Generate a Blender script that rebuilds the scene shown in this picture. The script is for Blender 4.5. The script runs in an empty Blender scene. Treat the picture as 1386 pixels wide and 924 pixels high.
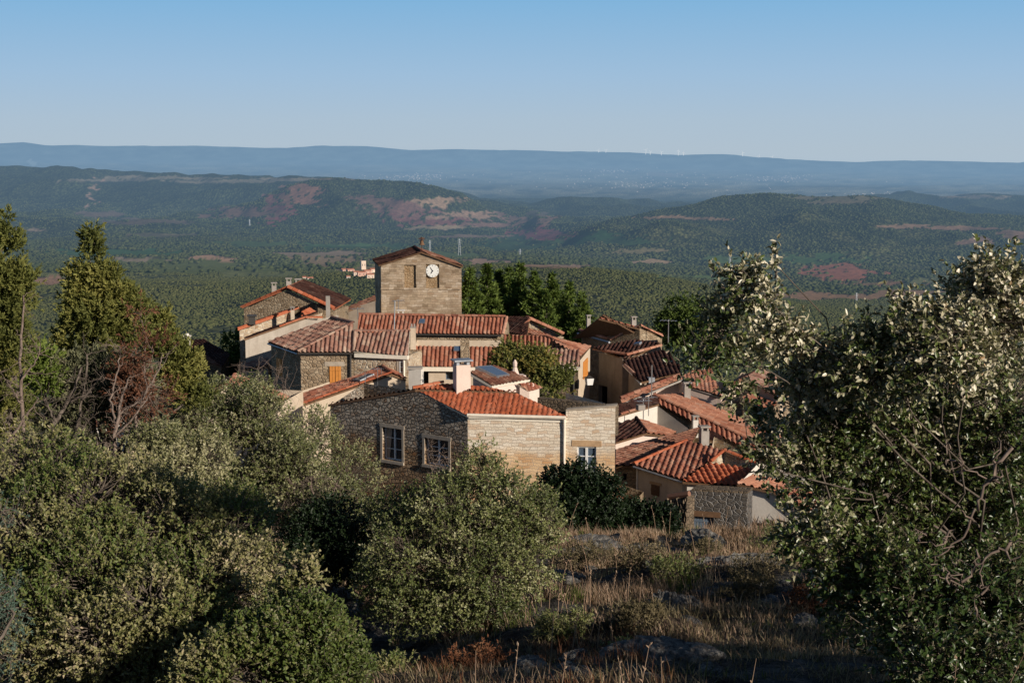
import bpy, bmesh, math, random
import numpy as np
from mathutils import Vector, Matrix
R = math.radians
random.seed(7)
rng = np.random.default_rng(11)
S = bpy.context.scene
COL = S.collection
# ---------------------------------------------------------------- camera maths
F = 1925.0; CX = 693.0; CY = 462.0; TH = R(7.7)
cT, sT = math.cos(TH), math.sin(TH)
def ray(px, py):
    u = (px - CX) / F; v = (CY - py) / F
    return Vector((u, cT + v * sT, -sT + v * cT))
def P(px, py, Y):
    r = ray(px, py); return r * (Y / r.y)
def Pz(px, py, z):
    r = ray(px, py); return r * (z / r.z)
def zz(py, Y): return P(CX, py, Y).z
def PP(px, py, p0, n):
    r = ray(px, py); return r * (Vector(p0).dot(n) / r.dot(n))
def plane(a, b, c):
    n = (b - a).cross(c - a).normalized()
    return n if n.z > 0 else -n
def v_py(z, y):      # numpy: pixel row / column of world points
    t = (-z * sT + y * cT); return CY - F * (z * cT + y * sT) / t
def v_px(x, y, z): return CX + F * x / (y * cT - z * sT)

cam = bpy.data.cameras.new("camera"); cam.lens = 50; cam.sensor_width = 36
cam.clip_start = 0.1; cam.clip_end = 120000
camo = bpy.data.objects.new("camera", cam); COL.objects.link(camo)
camo.rotation_euler = (R(90) - TH, 0, 0); S.camera = camo
# ---------------------------------------------------------------- light
SUN_EL = R(19.5); SAZ = (0.745, -0.667)
sd = Vector((SAZ[0] * math.cos(SUN_EL), SAZ[1] * math.cos(SUN_EL), math.sin(SUN_EL)))
sun = bpy.data.lights.new("sun", 'SUN'); sun.energy = 5.0; sun.angle = R(0.55); sun.color = (1.0, 0.895, 0.765)
so = bpy.data.objects.new("sun", sun); COL.objects.link(so)
so.rotation_euler = sd.to_track_quat('Z', 'Y').to_euler()
W = bpy.data.worlds.new("World"); S.world = W; W.use_nodes = True
nt = W.node_tree; bg = nt.nodes['Background']
sky = nt.nodes.new('ShaderNodeTexSky'); sky.sky_type = 'NISHITA'; sky.sun_disc = False
sky.sun_elevation = SUN_EL; sky.sun_rotation = math.atan2(SAZ[0], SAZ[1])
sky.altitude = 400; sky.air_density = 1.0; sky.dust_density = 0.1; sky.ozone_density = 3.0
tc = nt.nodes.new('ShaderNodeTexCoord'); sz = nt.nodes.new('ShaderNodeSeparateXYZ'); nt.links.new(tc.outputs['Generated'], sz.inputs[0])
gr = nt.nodes.new('ShaderNodeValToRGB'); nt.links.new(sz.outputs[2], gr.inputs[0])       # hazy air low over the horizon
for i, (p_, c_) in enumerate([(0.0, (4.3, 5.3, 6.2)), (.02, (4.1, 5.3, 6.45)), (.05, (3.45, 5.15, 7.0)), (.105, (2.1, 4.5, 7.1)), (.20, (.95, 2.6, 5.4))]):
    if i > 1: gr.color_ramp.elements.new(.5)
    e_ = gr.color_ramp.elements[i]; e_.position = p_; e_.color = (*[v / 10 for v in c_], 1)
sc_ = nt.nodes.new('ShaderNodeVectorMath'); sc_.operation = 'SCALE'; sc_.inputs['Scale'].default_value = 10; nt.links.new(gr.outputs[0], sc_.inputs[0])
mr = nt.nodes.new('ShaderNodeMapRange'); mr.inputs['From Min'].default_value = .12; mr.inputs['From Max'].default_value = .26; nt.links.new(sz.outputs[2], mr.inputs[0])
mxs = nt.nodes.new('ShaderNodeMix'); mxs.data_type = 'RGBA'; nt.links.new(mr.outputs[0], mxs.inputs[0]); nt.links.new(sc_.outputs[0], mxs.inputs[6]); up_ = nt.nodes.new('ShaderNodeVectorMath'); up_.operation = 'SCALE'; up_.inputs['Scale'].default_value = .5      # overhead sky dimmed to cut its fill light
nt.links.new(sky.outputs[0], up_.inputs[0]); nt.links.new(up_.outputs[0], mxs.inputs[7])
nt.links.new(mxs.outputs[2], bg.inputs[0]); bg.inputs[1].default_value = 0.10
S.view_settings.view_transform = 'Standard'; S.view_settings.look = 'None'
S.view_settings.exposure = 0
S.cycles.max_bounces = 5; S.cycles.diffuse_bounces = 2; S.cycles.glossy_bounces = 2
S.cycles.transmission_bounces = 3; S.cycles.transparent_max_bounces = 6
S.cycles.use_adaptive_sampling = True
# ---------------------------------------------------------------- noise
def _h(ix, iy, s):
    n = (ix * 374761393 + iy * 668265263 + s * 1442695041) & 0xffffffff
    n = ((n ^ (n >> 13)) * 1274126177) & 0xffffffff
    return ((n ^ (n >> 16)) & 0xffff) / 65535.0
def vnoise(x, y, s=0):
    x = np.asarray(x, float); y = np.asarray(y, float)
    ix = np.floor(x).astype(np.int64); iy = np.floor(y).astype(np.int64)
    fx = x - ix; fy = y - iy; fx = fx * fx * (3 - 2 * fx); fy = fy * fy * (3 - 2 * fy)
    a = _h(ix, iy, s); b = _h(ix + 1, iy, s); c = _h(ix, iy + 1, s); d = _h(ix + 1, iy + 1, s)
    return (a * (1 - fx) + b * fx) * (1 - fy) + (c * (1 - fx) + d * fx) * fy
def fbm(x, y, o=4, s=0):
    r = 0; a = .5
    for i in range(o):
        r = r + a * (vnoise(x, y, s + i) * 2 - 1); x = x * 2.03 + 17.1; y = y * 2.03 - 9.7; a *= .5
    return r
# ---------------------------------------------------------------- object helpers
def prop(o, label=None, cat=None, group=None, kind=None):
    if label: o['label'] = label
    if cat: o['category'] = cat
    if group: o['group'] = group
    if kind: o['kind'] = kind
    return o
def thing(name, label, cat, loc=(0, 0, 0), group=None):
    o = bpy.data.objects.new(name, None); COL.objects.link(o); o.location = loc
    o.empty_display_size = .3
    return prop(o, label, cat, group)
def link(name, me, parent=None):
    o = bpy.data.objects.new(name, me); COL.objects.link(o)
    if parent is not None:
        o.parent = parent
        q = parent; off = Vector((0, 0, 0))
        while q is not None: off += Vector(q.location); q = q.parent
        o.location = -off
    return o
def npmesh(name, V, Fc, mats, nside=3, uv=None, rnd=None, mi=None, smooth=False, col=None):
    V = np.asarray(V, np.float32); Fc = np.asarray(Fc, np.int32)
    me = bpy.data.meshes.new(name); me.vertices.add(len(V)); me.vertices.foreach_set('co', V.ravel())
    nf = len(Fc); me.loops.add(nf * nside); me.loops.foreach_set('vertex_index', Fc.ravel())
    me.polygons.add(nf); me.polygons.foreach_set('loop_start', np.arange(0, nf * nside, nside, dtype=np.int32))
    if mi is not None: me.polygons.foreach_set('material_index', np.asarray(mi, np.int32))
    for m in (mats if isinstance(mats, (list, tuple)) else [mats]): me.materials.append(m)
    if rnd is not None:
        at = me.attributes.new('rnd', 'FLOAT', 'POINT'); at.data.foreach_set('value', np.asarray(rnd, np.float32))
    if col is not None:
        at = me.attributes.new('gcol', 'FLOAT_COLOR', 'POINT'); at.data.foreach_set('color', np.asarray(col, np.float32).ravel())
    if smooth: me.polygons.foreach_set('use_smooth', np.ones(nf, bool))
    me.update(calc_edges=True); me.validate()
    return me
class MB:
    """collects faces (with uv in metres and a material slot) into one mesh"""
    def __init__(s): s.v = []; s.f = []; s.uv = []; s.mi = []; s.r = []
    def quad(s, pts, uv=None, mi=0, r=0.5):
        i = len(s.v); s.v += [tuple(p) for p in pts]; s.r += [r] * len(pts)
        s.f.append(list(range(i, i + len(pts)))); s.mi.append(mi)
        s.uv.append(uv if uv else [(0, 0)] * len(pts))
    def hexa(s, b, t, mi=0, r=0.5):       # bottom and top loops of n points
        n = len(b)
        s.quad(list(reversed(b)), mi=mi, r=r); s.quad(t, [(p[0], p[1]) for p in t], mi=mi, r=r)
        for i in range(n):
            j = (i + 1) % n
            w = (Vector(b[j]) - Vector(b[i])).length
            s.quad([b[i], b[j], t[j], t[i]], [(0, b[i][2]), (w, b[j][2]), (w, t[j][2]), (0, t[i][2])], mi=mi, r=r)
    def box(s, c, size, rz=0, mi=0, taper=1.0, r=0.5):
        c = Vector(c); sx, sy, sz = size; m = Matrix.Rotation(rz, 3, 'Z')
        q = [(-1, -1), (1, -1), (1, 1), (-1, 1)]
        b = [c + m @ Vector((a * sx / 2, d * sy / 2, -sz / 2)) for a, d in q]
        t = [c + m @ Vector((a * sx / 2 * taper, d * sy / 2 * taper, sz / 2)) for a, d in q]
        s.hexa(b, t, mi, r)
    def tube(s, pts, rad, sides=6, mi=0, cap=True, r=0.5):
        pts = [Vector(p) for p in pts]; rads = rad if isinstance(rad, (list, tuple)) else [rad] * len(pts)
        rings = []
        for i, p in enumerate(pts):
            d = (pts[min(i + 1, len(pts) - 1)] - pts[max(i - 1, 0)]).normalized()
            a = d.cross(Vector((0, 0, 1)) if abs(d.z) < .9 else Vector((1, 0, 0))).normalized(); b = d.cross(a)
            rings.append([p + (a * math.cos(2 * math.pi * k / sides) + b * math.sin(2 * math.pi * k / sides)) * rads[i] for k in range(sides)])
        for i in range(len(rings) - 1):
            for k in range(sides):
                k2 = (k + 1) % sides
                s.quad([rings[i][k], rings[i][k2], rings[i + 1][k2], rings[i + 1][k]], mi=mi, r=r)
        if cap: s.quad(list(reversed(rings[0])), mi=mi, r=r); s.quad(rings[-1], mi=mi, r=r)
    def build(s, name, mats, parent=None, smooth=False):
        me = bpy.data.meshes.new(name); me.from_pydata(s.v, [], s.f)
        for m in (mats if isinstance(mats, (list, tuple)) else [mats]): me.materials.append(m)
        me.polygons.foreach_set('material_index', s.mi)
        ul = me.uv_layers.new(name='UVMap'); flat = [c for f in s.uv for u in f for c in u]
        ul.data.foreach_set('uv', flat)
        at = me.attributes.new('rnd', 'FLOAT', 'POINT'); at.data.foreach_set('value', s.r)
        if smooth: me.polygons.foreach_set('use_smooth', [True] * len(s.f))
        me.update(); return link(name, me, parent)
# ---------------------------------------------------------------- materials
class NT:
    def __init__(s, name, rough=.85, spec=.2):
        s.m = bpy.data.materials.new(name); s.m.use_nodes = True; s.t = s.m.node_tree
        s.b = s.t.nodes['Principled BSDF']; s.b.inputs['Roughness'].default_value = rough
        s.b.inputs['Specular IOR Level'].default_value = spec; s.out = s.t.nodes['Material Output']
    def n(s, ty, **kw):
        n = s.t.nodes.new('ShaderNode' + ty)
        for k, v in kw.items():
            if k.startswith('_'): setattr(n, k[1:], v)
            else:
                key = k.replace('__', ' ')
                if isinstance(v, bpy.types.NodeSocket): s.t.links.new(v, n.inputs[key])
                else: n.inputs[key].default_value = v
        return n
    def l(s, a, b): s.t.links.new(a, b)
    def math(s, op, a, b=0.0, clamp=False):
        n = s.t.nodes.new('ShaderNodeMath'); n.operation = op; n.use_clamp = clamp
        for i, v in enumerate((a, b)):
            if isinstance(v, bpy.types.NodeSocket): s.l(v, n.inputs[i])
            else: n.inputs[i].default_value = v
        return n.outputs[0]
    def ramp(s, fac, stops, interp='LINEAR'):
        n = s.t.nodes.new('ShaderNodeValToRGB'); n.color_ramp.interpolation = interp
        e = n.color_ramp.elements
        while len(e) < len(stops): e.new(.5)
        for i, (p, c) in enumerate(stops):
            e[i].position = p; e[i].color = (*c, 1) if len(c) == 3 else c
        s.l(fac, n.inputs[0]); return n.outputs[0]
    def mix(s, fac, a, b, mode='MIX'):
        n = s.t.nodes.new('ShaderNodeMix'); n.data_type = 'RGBA'; n.blend_type = mode
        for k, v in ((0, fac), (6, a), (7, b)):
            if isinstance(v, bpy.types.NodeSocket): s.l(v, n.inputs[k])
            elif k == 0: n.inputs[0].default_value = v
            else: n.inputs[k].default_value = (*v, 1)
        return n.outputs[2]
    def noise(s, vec, scale, detail=3, rough=.6):
        n = s.t.nodes.new('ShaderNodeTexNoise'); n.inputs['Scale'].default_value = scale
        n.inputs['Detail'].default_value = detail; n.inputs['Roughness'].default_value = rough
        if vec is not None: s.l(vec, n.inputs['Vector'])
        return n.outputs['Fac']
    def mapping(s, vec, sc=(1, 1, 1), loc=(0, 0, 0)):
        n = s.t.nodes.new('ShaderNodeMapping'); n.inputs['Scale'].default_value = sc; n.inputs['Location'].default_value = loc
        s.l(vec, n.inputs['Vector']); return n.outputs[0]
    def bump(s, h, strength=.5, dist=.02):
        n = s.t.nodes.new('ShaderNodeBump'); n.inputs['Strength'].default_value = strength
        n.inputs['Distance'].default_value = dist; s.l(h, n.inputs['Height']); s.l(n.outputs[0], s.b.inputs['Normal'])
    def uv(s): return s.n('UVMap').outputs[0]
    def pos(s): return s.n('NewGeometry').outputs['Position']
    def color(s, c):
        if isinstance(c, bpy.types.NodeSocket): s.l(c, s.b.inputs['Base Color'])
        else: s.b.inputs['Base Color'].default_value = (*c, 1)
        return s
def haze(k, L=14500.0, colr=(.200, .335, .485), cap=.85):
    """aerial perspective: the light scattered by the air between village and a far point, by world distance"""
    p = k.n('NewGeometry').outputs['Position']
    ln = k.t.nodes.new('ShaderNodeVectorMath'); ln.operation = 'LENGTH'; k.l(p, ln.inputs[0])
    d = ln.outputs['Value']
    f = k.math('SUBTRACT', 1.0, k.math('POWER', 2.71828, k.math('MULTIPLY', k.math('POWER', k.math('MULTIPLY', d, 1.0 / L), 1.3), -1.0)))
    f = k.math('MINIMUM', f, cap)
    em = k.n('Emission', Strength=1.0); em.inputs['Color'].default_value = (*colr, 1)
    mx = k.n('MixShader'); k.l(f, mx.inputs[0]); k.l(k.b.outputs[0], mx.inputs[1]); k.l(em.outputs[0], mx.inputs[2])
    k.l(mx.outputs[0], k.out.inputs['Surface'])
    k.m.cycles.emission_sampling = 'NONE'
def flat(name, c, rough=.8, spec=.2, nz=.0, sc=4.0, metal=0):
    k = NT(name, rough, spec); k.b.inputs['Metallic'].default_value = metal
    if nz:
        p = k.pos(); f = k.noise(p, sc, 4)
        lo = tuple(x * (1 - nz) for x in c); hi = tuple(min(1, x * (1 + nz)) for x in c)
        k.color(k.ramp(f, [(.25, lo), (.75, hi)]))
    else: k.color(c)
    return k.m
def rubble(name, cols, mortar, scale=4.5, stretch=1.5, mort=.05, dark=.35, bumpd=.05, top=None, bottom=None, bz=None, rnd=1.0):
    k = NT(name, .92, .1); u = k.uv()
    wob = k.n('TexNoise', Scale=2.5, Detail=2.0); k.l(u, wob.inputs['Vector'])
    vadd = k.t.nodes.new('ShaderNodeVectorMath'); vadd.operation = 'MULTIPLY_ADD'
    k.l(wob.outputs['Color'], vadd.inputs[0]); vadd.inputs[1].default_value = (.14, .14, 0); k.l(u, vadd.inputs[2])
    mp = k.mapping(vadd.outputs[0], (1, stretch, 1))
    e = k.n('TexVoronoi', Scale=scale, _feature='DISTANCE_TO_EDGE', _voronoi_dimensions='2D'); k.l(mp, e.inputs['Vector'])
    c = k.n('TexVoronoi', Scale=scale, _voronoi_dimensions='2D'); k.l(mp, c.inputs['Vector'])
    e.inputs['Randomness'].default_value = rnd; c.inputs['Randomness'].default_value = rnd
    sep = k.n('SeparateColor'); k.l(c.outputs['Color'], sep.inputs[0])
    base = k.ramp(sep.outputs[0], [(i / (len(cols) - 1) if len(cols) > 1 else 0, x) for i, x in enumerate(cols)])
    grain = k.noise(u, 22, 4, .7)
    base = k.mix(.55, base, k.ramp(grain, [(.3, (.5, .5, .5)), (.7, (1.4, 1.4, 1.4))]), 'MULTIPLY')
    st = k.noise(u, .6, 3); base = k.mix(k.math('MULTIPLY', st, dark * 1.6, True), base, (.35, .30, .25), 'MULTIPLY')
    if bz is not None:       # warmer, rougher stones low on the wall
        sx = k.n('SeparateXYZ'); k.l(u, sx.inputs[0])
        w = k.math('ADD', sx.outputs[1], k.math('MULTIPLY', k.math('SUBTRACT', k.noise(u, 1.1, 2), .5), 1.1))
        f = k.n('MapRange', From__Min=bz - .25, From__Max=bz + .25); k.l(w, f.inputs[0])
        base = k.mix(f.outputs[0], k.mix(1.0, base, bottom, 'MULTIPLY'), k.mix(1.0, base, top, 'MULTIPLY'))
    jn = k.math('ADD', e.outputs['Distance'], k.math('MULTIPLY', k.math('SUBTRACT', k.noise(u, 3.5, 3), .46), mort * 2.6))
    mm = k.n('MapRange', From__Min=mort * .2, From__Max=mort * 1.1); k.l(jn, mm.inputs[0])
    k.color(k.mix(mm.outputs[0], k.mix(.5, mortar, k.ramp(grain, [(.3, (.6, .6, .6)), (.7, (1.2, 1.2, 1.2))]), 'MULTIPLY'), base))
    hh = k.math('ADD', k.math('MINIMUM', k.math('MULTIPLY', e.outputs['Distance'], 6), 1.0), k.math('MULTIPLY', grain, .5))
    hh = k.math('ADD', hh, k.math('MULTIPLY', sep.outputs[1], .9)); hh = k.math('ADD', hh, k.math('MULTIPLY', k.noise(u, 7, 3), .9))
    k.bump(hh, .9, bumpd); return k.m
def ashlar(name, cols, mortar, w=.42, h=.19, ms=.012, top=(1, 1, 1), bottom=(1, 1, 1), bz=None, dist=.10, stain=.4):
    k = NT(name, .92, .1); u = k.uv()
    wob = k.n('TexNoise', Scale=2.2, Detail=3.0); k.l(u, wob.inputs['Vector'])
    vadd = k.t.nodes.new('ShaderNodeVectorMath'); vadd.operation = 'MULTIPLY_ADD'
    k.l(wob.outputs['Color'], vadd.inputs[0]); vadd.inputs[1].default_value = (dist, dist, 0); k.l(u, vadd.inputs[2])
    br = k.n('TexBrick', Scale=1.0, Mortar__Size=ms, Mortar__Smooth=.4, Brick__Width=w, Row__Height=h, Bias=0.0)
    br.inputs['Color1'].default_value = (0, 0, 0, 1); br.inputs['Color2'].default_value = (1, 1, 1, 1); br.inputs['Mortar'].default_value = (.5, .5, .5, 1)
    br.squash = 1.35; br.squash_frequency = 3; br.offset_frequency = 2; k.l(vadd.outputs[0], br.inputs['Vector'])
    base = k.ramp(br.outputs['Color'], [(i / (len(cols) - 1), x) for i, x in enumerate(cols)])
    grain = k.noise(u, 16, 4, .7)
    base = k.mix(.5, base, k.ramp(grain, [(.3, (.55, .55, .55)), (.7, (1.25, 1.25, 1.25))]), 'MULTIPLY')
    if bz is not None:
        sx = k.n('SeparateXYZ'); k.l(u, sx.inputs[0])
        wv = k.math('ADD', sx.outputs[1], k.math('MULTIPLY', k.math('SUBTRACT', k.noise(u, .9, 2), .5), 1.0))
        f = k.n('MapRange', From__Min=bz - .2, From__Max=bz + .2); k.l(wv, f.inputs[0])
        base = k.mix(f.outputs[0], k.mix(1.0, base, bottom, 'MULTIPLY'), k.mix(1.0, base, top, 'MULTIPLY'))
    st = k.noise(u, .7, 4, .65); base = k.mix(k.ramp(st, [(.42, (0, 0, 0)), (.7, (stain,) * 3)]), base, (.42, .36, .30), 'MULTIPLY')
    k.color(k.mix(br.outputs['Fac'], base, mortar))
    hh = k.math('ADD', k.math('MULTIPLY', br.outputs['Fac'], -1.0), k.math('MULTIPLY', grain, .6)); k.bump(hh, .8, .03); return k.m
def plaster(name, c, stain=.3, c2=(.45, .4, .35), sc=1.2):
    k = NT(name, .92, .1); u = k.uv(); p = k.pos()
    a = k.noise(p, sc, 5, .7); b = k.noise(p, 14, 4, .7)
    mp = k.mapping(p, (3, 3, .35)); s2 = k.noise(mp, 1.0, 4, .7)
    base = k.mix(k.ramp(a, [(.4, (0, 0, 0)), (.75, (stain,) * 3)]), c, tuple(x * y for x, y in zip(c, c2)))
    base = k.mix(k.ramp(s2, [(.5, (0, 0, 0)), (.8, (stain * .8,) * 3)]), base, tuple(x * .45 for x in c))
    base = k.mix(.3, base, k.ramp(b, [(.3, (.7, .7, .7)), (.7, (1.1, 1.1, 1.1))]), 'MULTIPLY')
    k.color(base); k.bump(b, .4, .015); return k.m
def tiles(name, cols, lichen=(.34, .30, .24), la=.35, rough=.85):
    k = NT(name, rough, .15); u = k.uv()
    fl = k.t.nodes.new('ShaderNodeVectorMath'); fl.operation = 'FLOOR'; k.l(u, fl.inputs[0])
    wn = k.n('TexWhiteNoise', _noise_dimensions='2D'); k.l(fl.outputs[0], wn.inputs['Vector'])
    n = len(cols); base = k.ramp(wn.outputs['Value'], [(i / (n - 1), x) for i, x in enumerate(cols)])
    g = k.noise(u, 1.6, 4, .7); big = k.noise(u, .13, 4, .65)
    base = k.mix(.55, base, k.ramp(g, [(.3, (.55, .5, .5)), (.7, (1.25, 1.25, 1.25))]), 'MULTIPLY')
    mk_ = k.math('MULTIPLY', k.ramp(k.math('ADD', g, k.math('SUBTRACT', big, .5)), [(.5, (0, 0, 0)), (.72, (1, 1, 1))]), la)
    base = k.mix(mk_, base, lichen)
    base = k.mix(k.ramp(big, [(.35, (.55,) * 3), (.6, (0, 0, 0))]), base, (.4, .36, .36), 'MULTIPLY')
    k.color(base); return k.m
M = {}
M['tile_new'] = tiles('orange_red_tile', [(.44, .12, .058), (.56, .165, .075), (.50, .14, .065), (.60, .22, .12)], la=.08)
M['tile_mid'] = tiles('red_tile', [(.24, .085, .055), (.47, .19, .115), (.36, .13, .08), (.54, .30, .20)], la=.4)
M['tile_old'] = tiles('weathered_tile', [(.22, .105, .08), (.44, .24, .175), (.32, .165, .12), (.54, .38, .28)], (.42, .37, .30), la=.5)
M['tile_brown'] = tiles('brown_tile', [(.16, .07, .048), (.30, .14, .09), (.22, .09, .06), (.36, .21, .14)], la=.3)
M['tile_shaded'] = tiles('shaded_tile', [(.035, .018, .016), (.075, .030, .022), (.05, .022, .018), (.11, .055, .04)], la=.12)  # shade of pitches turned from the sun is put into this tile colour
M['tile_pink'] = tiles('pink_tile', [(.50, .22, .135), (.60, .29, .18), (.44, .18, .11), (.62, .36, .25)], la=.25)
M['rub_main'] = rubble('grey_brown_rubble', [(.26, .21, .165), (.52, .44, .35), (.36, .29, .22), (.64, .56, .45), (.42, .27, .17)], (.22, .18, .145), 4.4, 1.6, .055,
                       top=(1.1, 1.12, 1.15), bottom=(.95, .76, .58), bz=-12.15, bumpd=.11)
M['rub_brown'] = rubble('brown_rubble', [(.26, .185, .115), (.46, .35, .235), (.36, .27, .18), (.54, .44, .31)], (.42, .33, .235), 4.2, 1.5, .06, bumpd=.04)
M['rub_light'] = rubble('pale_rubble', [(.46, .34, .22), (.64, .52, .37), (.36, .23, .14), (.70, .60, .46)], (.66, .59, .48), 3.8, 1.7, .10, dark=.15, bumpd=.03)
M['rub_white'] = rubble('dark_rubble_white_joints', [(.07, .065, .06), (.14, .12, .10), (.10, .09, .08)], (.36, .345, .33), 4.6, 1.4, .10, dark=.1)  # joints dimmed, putting the garage's shade into their colour
M['rub_dark'] = rubble('dark_rubble', [(.14, .11, .08), (.26, .20, .14), (.20, .15, .10)], (.20, .16, .12), 4.5, 1.5, .06)
M['ash_main'] = ashlar('pale_coursed_stone', [(.70, .59, .46), (.86, .76, .62), (.78, .67, .53), (.88, .80, .68), (.66, .48, .33), (.80, .70, .57)], (.56, .46, .36), .31, .128, .009,
                       top=(1.06, 1.06, 1.05), bottom=(1.02, .82, .60), bz=-11.95, stain=.3, dist=.24)
M['ash_tower'] = ashlar('tower_stone', [(.32, .24, .16), (.55, .425, .30), (.43, .325, .225), (.62, .51, .39), (.38, .265, .17)], (.27, .205, .145), .38, .185, .009,
                        stain=.75, dist=.30)
M['cream'] = plaster('cream_render', (.66, .54, .41), .35)
M['pinkcream'] = plaster('pink_cream_render', (.78, .62, .53), .18)
M['white'] = plaster('white_render', (.74, .68, .60), .25)
M['greyrender'] = plaster('grey_render', (.50, .44, .37), .7, (.55, .5, .45), .8)
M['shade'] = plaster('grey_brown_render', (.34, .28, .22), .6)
M['concrete'] = plaster('concrete', (.40, .36, .32), .5)
M['zinc'] = flat('zinc', (.35, .37, .40), .45, .5, .25, 3, .6)
M['whitepaint'] = flat('white_paint', (.78, .76, .72), .5, .3, .08)
M['trim'] = flat('cream_trim', (.84, .76, .63), .7, .2, .12)
M['darkmetal'] = flat('dark_metal', (.05, .045, .04), .5, .4)
M['rust'] = flat('rusty_iron', (.12, .055, .03), .8, .2, .4)
M['alu'] = flat('aluminium', (.55, .55, .55), .35, .5, 0, 1, .8)
M['shutter'] = flat('ochre_painted_wood', (.62, .25, .055), .6, .3, .12, 6)
M['bluepaint'] = flat('grey_blue_paint', (.13, .17, .22), .6, .3, .15, 6)
M['wood'] = flat('brown_wood', (.16, .09, .05), .8, .2, .3, 8)
M['stonetrim'] = flat('dressed_stone', (.44, .37, .29), .9, .1, .22, 5)
M['stonewarm'] = flat('warm_dressed_stone', (.50, .33, .19), .9, .1, .22, 5)
M['dark'] = flat('dark_interior', (.010, .010, .011), .9, .0)
M['curtain'] = flat('curtain', (.35, .30, .24), .9, .1, .2, 9)
M['clockface'] = flat('clock_white', (.86, .85, .80), .5, .3)
M['clockhand'] = flat('clock_black', (.03, .03, .05), .5, .3)
k = NT('window_glass', .06, .8); k.color((.018, .024, .030)); M['glass'] = k.m
k = NT('skylight_glass', .08, 1.0); k.color((.30, .42, .58)); k.b.inputs['Metallic'].default_value = .75; M['skyglass'] = k.m  # sky reflection in the panes put into the base colour
k = NT('bark', .95, .1)
b_ = k.noise(k.mapping(k.pos(), (14, 14, 3)), 1.5, 4); k.color(k.ramp(b_, [(.3, (.055, .042, .034)), (.7, (.20, .165, .135))])); k.bump(b_, .6, .01); M['bark'] = k.m
k = NT('pale_dead_wood', .95, .1)
b_ = k.noise(k.mapping(k.pos(), (20, 20, 4)), 1.5, 4); k.color(k.ramp(b_, [(.3, (.11, .08, .065)), (.7, (.28, .215, .175))])); M['deadwood'] = k.m
k = NT('rock', .95, .15); p_ = k.pos(); a_ = k.noise(p_, 2.2, 6, .7); c_ = k.noise(p_, 9, 5, .75)
k.color(k.mix(k.ramp(c_, [(.45, (0, 0, 0)), (.62, (1, 1, 1))]), k.ramp(a_, [(.3, (.055, .05, .048)), (.7, (.16, .145, .13))]), (.26, .25, .225)))
k.bump(k.math('ADD', a_, c_), .9, .08); M['rock'] = k.m
def leafmat(name, stops, back=None, trans=.25, rough=.55, spec=.3, hz=False):
    k = NT(name, rough, spec)
    a = k.n('Attribute', _attribute_name='rnd'); base = k.ramp(a.outputs['Fac'], stops)
    if back is not None:
        g = k.n('NewGeometry'); base = k.mix(g.outputs['Backfacing'], base, back)
    k.color(base)
    if trans and not hz:
        tr = k.n('BsdfTranslucent'); k.l(k.mix(1.0, base, (1.0, 1.1, .55), 'MULTIPLY'), tr.inputs['Color'])
        mx = k.n('MixShader', Fac=trans); k.l(k.b.outputs[0], mx.inputs[1]); k.l(tr.outputs[0], mx.inputs[2]); k.l(mx.outputs[0], k.out.inputs['Surface'])
    if hz: haze(k)
    return k.m
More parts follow.
